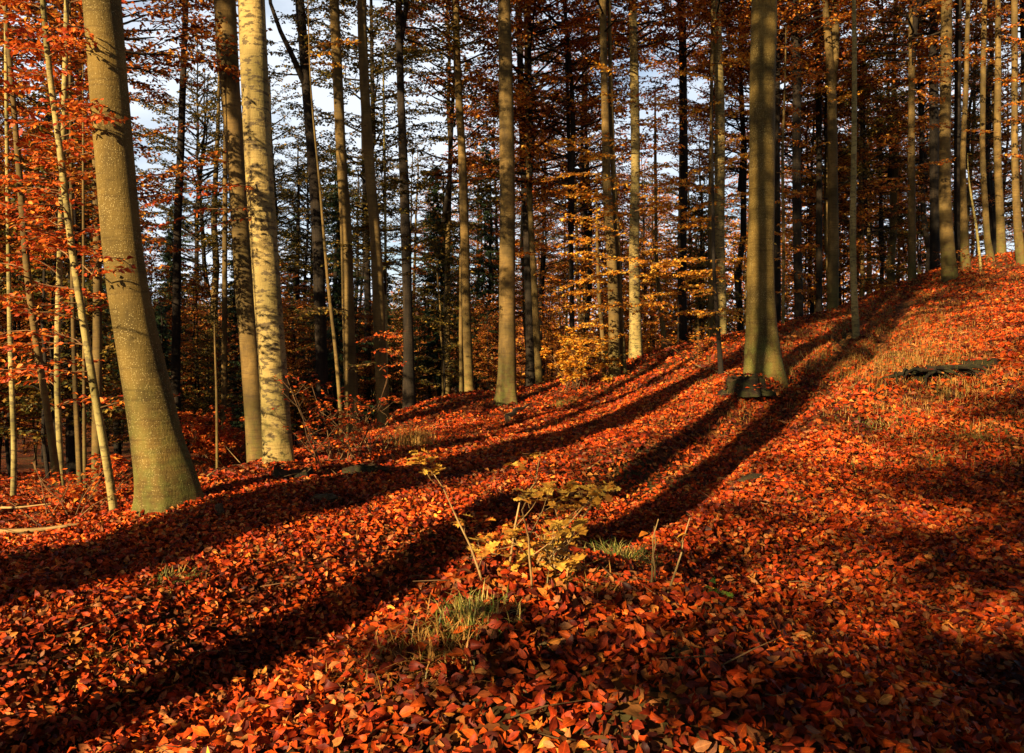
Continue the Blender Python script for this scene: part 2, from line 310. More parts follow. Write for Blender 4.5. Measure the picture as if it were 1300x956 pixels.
G_T = [(0,-.035),(0,.035),(.5,.03),(.5,-.03),(.85,.015),(.85,-.015),(1,0)]
def leaves(name, Pn, D, U, size, m, fine=False, r=rng, curl=.35):
    n = len(Pn); c = r.normal(0, curl, (n,2)); c[:,0] = np.abs(c[:,0])*.9+.1
    if fine: return shaped(name, Pn, D, U, size, B_T, B_F, m, c*1.3, True)
    return shaped(name, Pn, D, U, size, Q_T, Q_F, m, c)

# ------------------------------------------------------------------ the setting
def build_ground():
    def axis(lo, hi, a, b, s0):
        out = [a]; st = s0
        while out[-1] < hi: out.append(out[-1]+st); st = s0 if out[-1] < b else min(st*1.18, 25)
        neg = [a]; st = s0
        while neg[-1] > lo: st = min(st*1.18, 25); neg.append(neg[-1]-st)
        return np.array(sorted(set(neg+out)))
    ys = axis(-500, 700, 1.5, 14, .07)
    xs = axis(-600, 600, -6, 7, .09)
    X, Y = np.meshgrid(xs, ys); Z = H(X, Y)
    nx, ny = len(xs), len(ys)
    i, j = np.meshgrid(np.arange(ny-1), np.arange(nx-1), indexing='ij'); a = i*nx+j
    q = np.stack([a, a+1, a+nx+1, a+nx], -1).reshape(-1,4)
    o = obj('ground', mk_mesh('ground', np.stack([X, Y, Z], -1).reshape(-1,3), q.ravel(), np.full(len(q), 4), M['ground']))
    tag(o, kind='structure')
build_ground()

def gnormal(x, y):
    e = .05; gx = (H(x+e, y)-H(x-e, y))/(2*e); gy = (H(x, y+e)-H(x, y-e))/(2*e)
    return unit(np.stack([-gx, -gy, np.ones_like(gx)], -1))
def litter(name, n, y0, y1, size, tilt, fine, umax=.85, lift=.03, label=''):
    y = np.sqrt(rng.uniform(y0**2, y1**2, n)); x = rng.uniform(-umax, umax, n)*y
    x = x + rng.normal(0, .15, n)
    keep = y < crest(x/y)+np.where(x/y < -.25, 16, 6)
    x, y = x[keep], y[keep]; n = len(x)
    # patches where moss, earth and grass show between the leaves
    k = np.sin(x*1.9+.7*y)*np.sin(y*1.3-.4*x)+.4*np.sin(x*4.1)*np.sin(y*3.3)
    keep = rng.random(n) > .45*np.clip(k-.35, 0, 1)
    x, y = x[keep], y[keep]; n = len(x)
    nn = unit(gnormal(x, y)+rng.normal(0, tilt, (n,3)))
    a = rng.uniform(0, 2*np.pi, n); D = np.stack([np.cos(a), np.sin(a), np.zeros(n)], -1); D = unit(D-(D*nn).sum(-1, keepdims=True)*nn)
    s = size*np.clip(rng.lognormal(-.03, .26, n), .35, 1.4)
    z = H(x, y)+rng.uniform(.004, lift, n)+.12*s
    Pn = np.stack([x, y, z], -1)-D*s[:,None]*.5
    me = leaves(name, Pn, D, nn, s, M['litter'], fine=fine, curl=.5)
    tag(obj(name, me), label, 'leaf litter', kind='stuff')
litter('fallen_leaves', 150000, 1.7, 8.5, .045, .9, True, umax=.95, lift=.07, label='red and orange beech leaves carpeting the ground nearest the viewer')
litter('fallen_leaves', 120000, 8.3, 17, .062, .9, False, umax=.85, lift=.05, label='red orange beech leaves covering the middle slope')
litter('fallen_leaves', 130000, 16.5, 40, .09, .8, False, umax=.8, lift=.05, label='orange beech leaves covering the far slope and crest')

# ------------------------------------------------------------------ crowns and sprays
def spray_into(tb, PP, DD, UU, SS, a, b, width, leaf, dens, r, rad=.006, sag=.08):
    """a level branch from a to b with side twigs in a flat fan and leaves along every twig"""
    a = np.asarray(a, float); b = np.asarray(b, float); Ln = np.linalg.norm(b-a); n = max(4, int(Ln/.25))
    t = np.linspace(0, 1, n+1); wob = r.normal(0, .02*Ln, (n+1,3))*np.sin(np.pi*t)[:,None]
    pts = a+(b-a)*t[:,None]+wob; pts[:,2] += sag*Ln*np.sin(np.pi*t)
    tb.add(pts, rad*(1-.8*t)+.0012, 4, cap=False)
    axis = unit(b-a); side = unit(np.cross(axis, [0,0,1.])); 
    def put(p0, p1, k):
        tt = (np.arange(k)+r.random(k)*.6)/k; q = p0+(p1-p0)*tt[:,None]
        d = unit(p1-p0); sd = np.cross(d, [0,0,1.]); sg = np.where(np.arange(k) % 2 == 0, 1, -1)[:,None]
        D = d*.6+sg*sd*.8+r.normal(0, .35, (k,3)); D[:,2] -= .18
        PP.append(q); DD.append(D); UU.append(np.array([0,0,1.])+r.normal(0, .45, (k,3))); SS.append(leaf*r.uniform(.6, 1.15, k))
    m = max(3, int(Ln/.13))
    for i in range(m):
        f = (i+.5)/m*.93+.05
        p = pts[min(n, int(f*n))]+(pts[min(n, int(f*n)+1)]-pts[min(n, int(f*n))])*(f*n-int(f*n))
        wl = width*(np.sin(np.pi*min(1, f*.8+.2))*.7+.3)*r.uniform(.5, 1.15)
        sg = 1 if i % 2 else -1
        e = p+(side*sg*.8+axis*.65+[0,0,r.normal(0, .16)-.05])*wl
        tb.add(np.array([p, (p+e)/2+[0,0,.02*wl], e]), [rad*.4, rad*.28, .0008], 3, cap=False)
        put(p, e, max(2, int(wl*dens)))
    put(pts[int(n*.4)], pts[-1], max(2, int(Ln*.6*dens)))

def cat(Ls): return np.concatenate([np.atleast_2d(x) for x in Ls]) if np.ndim(Ls[0]) > 1 else np.concatenate(Ls)
def finish(tb, PP, DD, UU, SS, nm, leafm, barkm, r, fine=False):
    return (tb.mesh(nm+'_limbs', barkm), leaves(nm+'_leaves', np.concatenate(PP), np.concatenate(DD), np.concatenate(UU), np.concatenate(SS), leafm, fine=fine, r=r))

def beech_crown(seed, Ht, Rd, nbr, leafm, leaf=.09, dens=16, low=0., prof='tall', lead=.09, limbs_only=0):
    r = np.random.default_rng(seed); tb = Tubes(); PP, DD, UU, SS = [], [], [], []
    t = np.linspace(0, 1, 9); ax = np.zeros((9,3)); ax[:,2] = t*Ht; ax[1:,:2] = np.cumsum(r.normal(0, .05*Ht/8, (8,2)), 0)
    if lead: tb.add(ax, lead*(1-.85*t), 7)
    for i in range(nbr):
        f = low+(1-low)*(i+r.random())/nbr*.97
        p = np.array([np.interp(f, t, ax[:,k]) for k in range(3)])
        az = r.uniform(0, 2*np.pi)
        if prof == 'tall': Ln = Rd*(.35+.9*np.sin(np.pi*min(1, f*.85+.18)))*r.uniform(.6, 1.15); up = .55*f+.15
        else: Ln = Rd*(1.05-f*.85)*r.uniform(.6, 1.2); up = .04+.35*f
        d = np.array([math.cos(az), math.sin(az), up+r.normal(0, .12)]); d /= np.linalg.norm(d)
        e = p+d*Ln
        if Ln > 1.8 and prof == 'tall':
            mid = p+d*Ln*.45
            for s in range(3):
                az2 = az+r.normal(0, .7); d2 = unit(np.array([math.cos(az2), math.sin(az2), .18+r.normal(0, .2)]))
                spray_into(tb, PP, DD, UU, SS, p+d*Ln*r.uniform(.25, .6), mid+d2*Ln*.6, .42, leaf, dens, r, rad=.012)
            tb.add(np.array([p, p+d*Ln*.3, mid+[0,0,.05]]), [.035, .025, .012], 5, cap=False)
        else:
            spray_into(tb, PP, DD, UU, SS, p, e, .42, leaf, dens, r, rad=.014)
    return finish(tb, PP, DD, UU, SS, 'beech', leafm, M['dark'], r)

def spruce_crown(seed, Ht, Rd, nbr):
    r = np.random.default_rng(seed); tb = Tubes(); PP, DD, UU, SS = [], [], [], []
    for i in range(nbr):
        f = (i+r.random())/nbr; z = f*Ht; az = r.uniform(0, 2*np.pi); Ln = Rd*(1-f)**.8*r.uniform(.6, 1.1)+.15
        d = np.array([math.cos(az), math.sin(az), 0]); t = np.linspace(0, 1, 5)
        pts = np.array([0,0,z])+d*Ln*t[:,None]; pts[:,2] += -.28*Ln*t+.16*Ln*t**3
        tb.add(pts, .018*(1-.8*t), 4, cap=False)
        k = int(Ln*75)+8; tt = r.random(k)**.8; q = np.array([0,0,z])+d*Ln*tt[:,None]; q[:,2] += -.28*Ln*tt+.16*Ln*tt**3
        sd = np.array([-d[1], d[0], 0]); sg = r.choice([-1,1], k)[:,None]
        D = d*.5+sd*sg*r.uniform(.2, 1, (k,1))+r.normal(0, .15, (k,3)); D[:,2] -= r.uniform(.1, 1.1, k)
        PP.append(q); DD.append(D); UU.append(np.array([0,0,1.])+r.normal(0, .5, (k,3))); SS.append(r.uniform(.10, .34, k)*(.5+.6*(1-tt)))
    limbs = tb.mesh('spruce_limbs', M['dark'])
    T = [(0,0),(.4,.10),(1,0),(.4,-.10)]
    return limbs, shaped('spruce_needles', np.concatenate(PP), np.concatenate(DD), np.concatenate(UU), np.concatenate(SS), T, Q_F, M['needles'], None)

CROWN = {
 'tall_rust': [beech_crown(11, 9.5, 2.8, 60, M['rust'], .12, 18), beech_crown(12, 11, 3.0, 60, M['rust'], .12, 18)],
 'tall_olive': [beech_crown(13, 10, 2.7, 52, M['olive'], .12, 22), beech_crown(14, 11, 2.5, 54, M['olive'], .12, 22)],
 'tall_orange': [beech_crown(15, 10, 2.7, 54, M['orange'], .115, 18)],
 'low_rust': [beech_crown(21, 6.5, 2.4, 64, M['rust'], .12, 26, prof='low', low=.12, lead=.04), beech_crown(22, 8.5, 2.6, 80, M['rust'], .12, 26, prof='low', low=.10, lead=.05)],
 'low_orange': [beech_crown(23, 5.5, 2.1, 46, M['orange'], .105, 24, prof='low', low=.12, lead=.035)],
 'low_olive': [beech_crown(24, 7.0, 2.4, 66, M['olive'], .12, 24, prof='low', low=.1, lead=.04)],
 'spruce': [spruce_crown(31, 13, 2.2, 230), spruce_crown(32, 9, 1.8, 190)],
}

def trunk_mesh(pts, rad, flare, r, seg=20):
    """tapered stem through pts (local, base first) with buttress roots at the foot"""
    pts = np.asarray(pts, float); rad = np.asarray(rad, float)
    s = np.r_[0, np.cumsum(np.linalg.norm(np.diff(pts, axis=0), axis=1))]
    big = rad[0] > .12
    st = np.r_[np.linspace(0, min(1.2, s[-1]*.2), 14 if big else 5)[:-1], np.linspace(min(1.2, s[-1]*.2), s[-1], 44 if big else 22)]
    # smooth resampling (piecewise linear then blurred)
    Q = np.stack([np.interp(st, s, pts[:,k]) for k in range(3)], -1); rr = np.interp(st, s, rad)
    for _ in range(3):
        Q[1:-1] = .25*Q[:-2]+.5*Q[1:-1]+.25*Q[2:]; rr[1:-1] = .25*rr[:-2]+.5*rr[1:-1]+.25*rr[2:]
    ph = r.uniform(0, 6.28, 6); nl = r.integers(4, 6)
    def fn(R0, th, pp):
        h = st[:,None]; w = np.exp(-h/(.16+.5*rad[0]))
        lob = .5+.5*np.cos(nl*th[None]+ph[0]+.5*np.sin(th[None]+ph[1]))
        w2 = np.exp(-h/(.09+.85*rad[0])); o = R0*(1+flare*(.3*w+1.25*lob**3*w2))
        o = o*(1+.03*np.sin(2*th[None]+ph[2]+h*.9)+.02*np.sin(3*th[None]+ph[3]-h*1.7)+.012*np.sin(5*th[None]+h*4+ph[4]))
        return o
    tb = Tubes(); tb.add(Q, rr, seg, fn=fn)
    return tb

def branch_stub(tb, p, d, r0): tb.add(np.array([p, p+d*.5, p+d]), [r0, r0*.8, r0*.6], 6)

def make_tree(name, label, pl, d, bark, group, top=18., flare=.5, crown=None, crown_z=None, hand=None, cat_='tree', seg=20, depth_end=None, extra=None, seed=None):
    """pl: (px, py, width px) from base upward; the stem goes on above the frame to the height top"""
    r = np.random.default_rng(seed if seed is not None else int(pl[0][0]*7+d*13) % 100000)
    pts = [P3(p[0], p[1], d) for p in pl]; rad = [p[2]/F*d/2*math.cos(math.atan((p[0]-CX)/F))*.95 for p in pl]
    x0, y0 = pts[0][0], pts[0][1]; z0 = h1(x0, y0); base = np.array([x0, y0, z0])
    pts[0][2] = min(pts[0][2], z0)-.12 if pts[0][2] > z0-.12 else pts[0][2]
    pts[0][2] = min(pts[0][2], z0-.30)
    if len(pts) > 1 and pts[1][2] < z0+.05: pts[1][2] = z0+.05
    pts = [p-base for p in pts]
    slope = (pts[-1]-pts[-2])/(abs(pts[-1][2]-pts[-2][2])+1e-6); last = pts[-1].copy(); rl = rad[-1]
    zz = last[2]
    if top > zz+.5:
        k = 5
        for i in range(1, k+1):
            f = i/k; dz = (top-zz)*f; damp = 1-.5*f
            pts.append(last+np.array([slope[0]*dz*damp, slope[1]*dz*damp+.05*math.sin(i*2.3+x0)*rl*4, dz])); rad.append(rl*(1-.55*f))
    ro = root(name, base, label, cat_, group)
    tb = trunk_mesh(pts, rad, flare, r, seg)
    obj('trunk', tb.mesh('trunk', bark), ro)
    if crown:
        var = CROWN[crown][r.integers(len(CROWN[crown]))]
        cz = crown_z if crown_z is not None else top*.5
        zs = [p[2] for p in pts]; cx_ = float(np.interp(cz, zs, [p[0] for p in pts])); cy_ = float(np.interp(cz, zs, [p[1] for p in pts]))
        for nm, me in zip(('branches', 'crown'), var):
            c = obj(nm, me, ro, (cx_, cy_, cz)); c.rotation_euler = (0, 0, r.uniform(0, 6.28))
            s = (top-cz)/9.5*1.05; c.scale = (max(.75, s), max(.75, s), s)
            c.rotation_euler = ro.get('_rz', c.rotation_euler) if False else c.rotation_euler
        # limbs and leaves must turn together
        kids = [k for k in ro.children if k.name.startswith('branches') or k.name.startswith('crown')]
        for k in kids: k.rotation_euler = kids[0].rotation_euler
    if hand:
        for (ax, ay, bx_, by_, dd, w, lf, ds) in hand['sprays']:
            tb2 = Tubes(); PP, DD, UU, SS = [], [], [], []
            a = P3(ax, ay, dd[0] if isinstance(dd, tuple) else dd)-base; b = P3(bx_, by_, dd[1] if isinstance(dd, tuple) else dd+r.normal(0, .5))-base
            spray_into(tb2, PP, DD, UU, SS, a, b, w, lf, ds, r, rad=hand.get('rad', .008), sag=hand.get('sag', .06))
            l, f = finish(tb2, PP, DD, UU, SS, name, M[hand['mat']], M[hand.get('bark', 'twig')], r, fine=hand.get('fine', False))
            bo = obj('branch', l, ro); obj('leaves', f, bo)
    if extra:
        tb3 = Tubes()
        for (pp, ra) in extra: tb3.add(np.array([P3(a, b, d)-base+[0, c, 0] for a, b, c in pp]), ra, 8)
        obj('side_limb', tb3.mesh('side_limb', bark), ro)
    return ro

# sprays along a stem: level branches left and right between two rows of the photo
def auto_sprays(stem, y0, y1, n, d, ln, w, leaf, dens, seed, bias=0.):
    r = np.random.default_rng(seed); outl = []
    ys = [s[1] for s in stem][::-1]; xs = [s[0] for s in stem][::-1]
    for i in range(n):
        y = y0+(y1-y0)*(i+r.random())/n; x = float(np.interp(y, ys, xs)); sg = -1 if r.random() < .5+bias else 1
        l = r.uniform(ln*.5, ln); dy = r.normal(-4, 9)
        outl.append((x, y, x+sg*l, y+dy, (d, d+r.normal(0, .55)), w, leaf, dens))
    return outl
NEAR = 'beech trees on the near slope'
# ---- the nearest trunks
A_pl = [(216,655,86),(213,620,78),(199,560,68),(185,477,62),(164,400,56),(157,330,56),(150,260,55),(140,130,55),(128,0,54),(124,-60,53)]
make_tree('beech_tree', 'massive smooth beech trunk leaning left, pale specks on its olive bark, flared root foot', A_pl, 7.2, M['beech'], NEAR, top=17, flare=.42, crown='tall_orange', crown_z=9, seg=40)
B_pl = [(354,592,46),(352,570,41),(348,480,39),(342,400,38),(327,200,37),(320,0,36),(316,-60,35)]
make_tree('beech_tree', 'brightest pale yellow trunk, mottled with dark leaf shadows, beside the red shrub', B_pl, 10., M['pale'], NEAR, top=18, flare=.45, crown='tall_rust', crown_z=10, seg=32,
    hand=dict(sprays=[(326,238,182,262,(9.9,8.9),.30,.065,24),(324,262,182,292,(9.9,9.2),.26,.065,22),(322,232,250,250,(9.8,9.),.25,.065,22),(335,275,230,300,(9.9,9.5),.2,.06,18)], mat='red', rad=.008, fine=True))
Bp_pl = [(330,548,30),(318,450,26),(309,350,26),(300,200,26),(291,100,27),(285,0,30),(281,-60,30)]
make_tree('beech_tree', 'dull olive trunk close behind the brightest pale trunk, bending left higher up', Bp_pl, 14.5, M['mid'], NEAR, top=19, flare=.3, crown='tall_olive', crown_z=11, seg=24)
D_pl = [(971,470,56),(968,440,46),(966,400,39),(965,330,36),(967,250,36),(968,130,35),(970,0,34),(971,-60,33)]
make_tree('beech_tree', 'thick straight beech trunk with shadow bands, standing behind the dark stump', D_pl, 13.5, M['beech'], NEAR, top=18, flare=.16, crown='tall_rust', crown_z=9.5, seg=36)
C_pl = [(643,517,32),(643,490,25),(644,430,22),(644,350,22),(644,200,20),(640,0,17),(639,-60,17)]
make_tree('beech_tree', 'straight tan trunk with flared foot in the middle, behind the lying yellow branch', C_pl, 20., M['mid'], NEAR, top=18, flare=.5, crown='tall_rust', crown_z=10.5, seg=24)
E_pl = [(1207,357,22),(1202,300,19),(1199,250,17),(1200,150,16),(1202,0,15),(1203,-60,15)]
make_tree('beech_tree', 'tan trunk at the upper edge of the lit grassy bank, thickest on the right crest', E_pl, 24., M['mid'], NEAR, top=18, flare=.35, crown='tall_rust', crown_z=10.5, seg=20)

# ---- saplings on the left with red leaves
s1 = [(150,657,12),(140,600,12),(122,520,11),(113,450,11),(104,395,10),(98,370,10),(93,330,10),(82,250,9),(78,190,9),(67,130,9),(59,70,9),(54,0,8),(50,-60,8)]
sap = 'slender beech saplings on the left'
make_tree('beech_sapling', 'bright yellow crooked sapling stem with red leaf sprays, left of the massive leaning trunk', s1, 7.3, M['sapling'], sap, top=7.5, flare=.25, seg=14,
    hand=dict(sprays=auto_sprays(s1, -40, 340, 34, 7.3, 80, .26, .066, 34, 5, .22)+auto_sprays(s1, 340, 520, 9, 7.3, 110, .18, .06, 26, 8), mat='red', rad=.007, fine=True))
s2 = [(82,628,10),(76,560,9),(71,500,9),(73,430,9),(75,360,9),(78,260,8),(81,150,8),(85,0,7),(86,-60,7)]
make_tree('beech_sapling', 'straight pale sapling stem just left of the crooked yellow one', s2, 8.8, M['sapling'], sap, top=8, flare=.2, seg=12,
    hand=dict(sprays=auto_sprays(s2, -30, 520, 32, 8.8, 85, .28, .075, 28, 6, .15), mat='red', rad=.007, fine=True))
s3 = [(79,652,14),(72,600,12),(60,520,10),(48,450,10),(41,400,10),(36,380,10),(31,300,10),(25,220,9),(18,150,8),(12,60,7),(5,0,7),(0,-60,7)]
make_tree('beech_sapling', 'dark olive sapling stem bowed to the left, nearest the left edge', s3, 8.2, M['mid'], sap, top=8, flare=.25, seg=12,
    hand=dict(sprays=auto_sprays(s3, -30, 470, 32, 8.2, 80, .28, .078, 30, 9), mat='red', rad=.007, fine=True))
sB = [(-396,700,10),(-394,560,9),(-398,400,9),(-392,240,8),(-396,60,8),(-400,-120,7)]
make_tree('beech_sapling', 'sapling outside the left edge whose leaves cast the mottling on the pale trunk', sB, 5.7, M['sapling'], sap, top=7, flare=.2, seg=10,
    hand=dict(sprays=auto_sprays(sB, -260, 420, 26, 5.7, 130, .22, .07, 13, 16), mat='red', rad=.008))
FAR = 'beech trees standing farther back'
table = [
 # name,label,pl(base up),d,bark,crown,crown_z,top
 ('spotted thin stem low at the left edge, pale and slightly curved', [(16,622,9),(19,560,8),(15,500,8),(12,400,7),(9,200,6),(7,0,5)], 12, 'sapling', None, 0, 9),
 ('short brown stem right of the bowed olive sapling, in deep shade', [(103,632,9),(100,570,8),(95,500,7),(92,380,6),(90,200,5)], 12, 'mid', 'low_rust', 3, 9),
 ('thinnest brown stem close left of the crooked yellow sapling foot', [(109,642,6),(107,560,6),(107,490,5),(106,300,4)], 11, 'mid', None, 0, 6),
 ('dark brown trunk half hidden between the crooked sapling and the massive trunk', [(122,605,15),(124,450,13),(124,330,12),(121,100,11),(119,0,10)], 13, 'mid', 'tall_rust', 7, 15),
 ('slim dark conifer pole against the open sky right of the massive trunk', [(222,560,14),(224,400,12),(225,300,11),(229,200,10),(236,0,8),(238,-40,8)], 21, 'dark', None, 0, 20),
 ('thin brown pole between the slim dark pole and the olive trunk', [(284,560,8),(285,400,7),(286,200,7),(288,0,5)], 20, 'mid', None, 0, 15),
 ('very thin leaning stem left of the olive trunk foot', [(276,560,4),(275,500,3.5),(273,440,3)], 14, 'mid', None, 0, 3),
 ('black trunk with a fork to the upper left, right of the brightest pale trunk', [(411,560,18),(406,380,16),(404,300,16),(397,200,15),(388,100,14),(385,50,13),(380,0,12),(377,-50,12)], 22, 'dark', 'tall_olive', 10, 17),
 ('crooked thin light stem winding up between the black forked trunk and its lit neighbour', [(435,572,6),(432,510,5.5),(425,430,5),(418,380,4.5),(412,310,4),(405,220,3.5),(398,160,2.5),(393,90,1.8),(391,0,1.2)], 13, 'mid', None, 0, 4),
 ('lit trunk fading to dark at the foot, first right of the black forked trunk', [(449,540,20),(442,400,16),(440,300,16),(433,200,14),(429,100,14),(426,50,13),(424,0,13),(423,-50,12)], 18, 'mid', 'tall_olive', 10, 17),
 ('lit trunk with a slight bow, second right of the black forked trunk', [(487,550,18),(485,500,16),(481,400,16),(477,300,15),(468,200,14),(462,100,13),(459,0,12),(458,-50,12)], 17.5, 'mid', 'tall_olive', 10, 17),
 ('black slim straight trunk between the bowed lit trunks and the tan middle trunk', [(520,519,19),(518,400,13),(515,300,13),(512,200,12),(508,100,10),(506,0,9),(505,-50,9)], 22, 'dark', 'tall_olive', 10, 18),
 ('dark background trunk just behind the second bowed lit trunk', [(466,540,9),(467,400,9),(465,300,9),(462,150,8),(462,0,7)], 30, 'dark', 'tall_olive', 8, 20),
 ('hair thin pale stem right of the second bowed lit trunk', [(492,520,5),(490,420,4),(489,250,3.5),(487,120,3)], 19, 'sapling', 'low_olive', 3, 9),
 ('lit slim trunk left of the tan middle trunk, foot in red leaves', [(597,507,22),(595,490,14),(592,400,12),(590,300,12),(587,200,11),(581,100,10),(578,0,9),(577,-50,9)], 24, 'mid', 'tall_rust', 10, 18),
 ('short reddish stem touching the left side of the slim lit middle trunk', [(586,508,6),(585,430,5),(585,330,4)], 25, 'mid', None, 0, 5),
 ('dark trunk directly behind the tan middle trunk on its right', [(674,500,12),(672,400,11),(669,300,10),(664,200,9),(658,0,8)], 29, 'dark', 'tall_rust', 7, 19),
 ('thin dark trunk a little right of the tan middle trunk, slightly lit foot', [(686,484,10),(680,400,9),(672,250,8),(668,0,7)], 27, 'mid', 'tall_rust', 7, 18),
 ('slim dark stem midway between the tan middle trunk and the twin trunk', [(727,490,7),(725,300,6),(721,150,5),(718,0,4)], 26, 'dark', 'tall_orange', 5, 16),
 ('grey brown left stem of the twin trunk on the slope crest', [(780,480,18),(780,400,15),(775,300,13),(770,240,12),(769,170,11),(767,100,10),(765,0,9),(764,-50,9)], 21, 'mid', 'tall_rust', 9, 17),
 ('thinner right stem of the twin trunk on the slope crest', [(792,480,11),(787,400,8),(784,300,8),(778,220,7),(775,100,6),(773,0,5)], 21.2, 'mid', None, 0, 14),
 ('small bent stem low on the left of the twin trunk', [(768,474,6),(765,430,6),(760,370,5),(758,300,4)], 21, 'mid', None, 0, 5),
 ('speckled lit trunk right of the twin trunk, behind the orange sprays', [(808,457,20),(806,400,15),(805,300,14),(807,200,12),(806,130,12),(803,0,11),(802,-40,11)], 23.5, 'pale', 'tall_rust', 9, 18),
 ('short leaning reddish stem right of the speckled lit trunk', [(845,440,9),(842,420,7),(836,370,6),(833,330,5),(832,200,4)], 24, 'mid', None, 0, 8),
 ('black straight trunk midway between the speckled trunk and the thick banded beech', [(866,440,14),(866,300,12),(868,200,12),(867,100,11),(866,0,10)], 27, 'dark', 'tall_rust', 9, 19),
 ('lit mottled trunk left of the thick banded beech, half covered by orange leaves', [(914,441,17),(916,400,15),(913,300,14),(914,200,14),(914,120,13),(911,60,13),(909,0,12)], 25.5, 'pale', 'tall_orange', 10, 18),
 ('thin stem standing just left of the lit mottled trunk', [(903,440,6),(901,300,6),(903,150,5),(904,50,4)], 25, 'mid', None, 0, 12),
 ('small crooked black stem left of the dark stump, rooted on the lit slope', [(917,473,9),(914,450,7),(910,400,6),(906,340,5),(905,250,4)], 14.5, 'dark', None, 0, 5),
 ('dark trunk peeking out behind the right side of the thick banded beech', [(987,420,10),(986,200,9),(986,0,9)], 28, 'dark', 'tall_rust', 9, 19),
 ('hair thin stem first right of the thick banded beech', [(994,398,4.5),(995,300,4),(993,200,4),(996,120,3)], 24, 'mid', None, 0, 9),
 ('black trunk turning brown at its foot, right of the thick banded beech', [(1014,408,14),(1014,380,12),(1012,300,12),(1011,200,12),(1012,100,12),(1008,0,11)], 26.5, 'dark', 'tall_orange', 9, 19),
 ('black trunk that forks into two near the top, foot lit in the middle distance', [(1057,395,17),(1058,300,14),(1057,200,14),(1056,110,13),(1052,60,10),(1047,0,8)], 26, 'mid', 'tall_orange', 10, 18),
 ('dim trunk just left of the fork topped black trunk', [(1040,400,9),(1040,200,8),(1037,0,8)], 32, 'dark', 'tall_rust', 8, 20),
 ('slender wavy lit sapling rooted on the slope between the banded beech and the bank', [(1088,428,12),(1084,370,9),(1082,300,9),(1083,265,9),(1084,200,7),(1085,100,7),(1084,0,6)], 17, 'sapling', None, 0, 10),
 ('dark trunk half way from the wavy sapling to the thick crest trunk, foot lit', [(1158,368,12),(1158,300,10),(1157,200,10),(1158,0,9)], 26, 'mid', 'tall_rust', 7, 18),
 ('broad black trunk close left of the thick crest trunk', [(1187,362,14),(1186,200,13),(1185,0,12)], 29, 'dark', 'tall_rust', 8, 19),
 ('black trunk pressed against the right side of the thick crest trunk', [(1216,345,10),(1215,200,9),(1217,0,9)], 26, 'dark', 'tall_orange', 10, 18),
 ('tan trunk with a swollen foot second right of the thick crest trunk', [(1227,337,15),(1224,300,11),(1222,200,8),(1227,100,7),(1229,0,6)], 25, 'mid', 'tall_orange', 10, 18),
 ('knobbly lit trunk leaning left at the crest, bright sky on both sides', [(1259,328,13),(1253,300,9),(1247,200,8),(1248,100,8),(1250,0,7)], 25.5, 'mid', 'tall_rust', 10, 18),
 ('straight lit trunk third from the right edge of the crest', [(1272,328,15),(1270,280,12),(1266,200,11),(1267,100,9),(1267,0,8)], 26, 'mid', 'tall_orange', 10, 18),
 ('reddish tan trunk curving left above its foot, nearest the right edge', [(1298,338,15),(1291,280,11),(1288,200,10),(1288,100,9),(1288,0,9)], 24, 'mid', 'tall_orange', 10, 18),
 ('thin yellow leaning stem on the crest between the swollen and the knobbly trunks', [(1247,330,4),(1240,290,3.5),(1233,250,3)], 24, 'sapling', None, 0, 3.5),
 ('dark stem cut by the right edge of the picture', [(1306,350,10),(1301,200,9),(1299,0,8)], 30, 'dark', 'tall_rust', 8, 18),
]
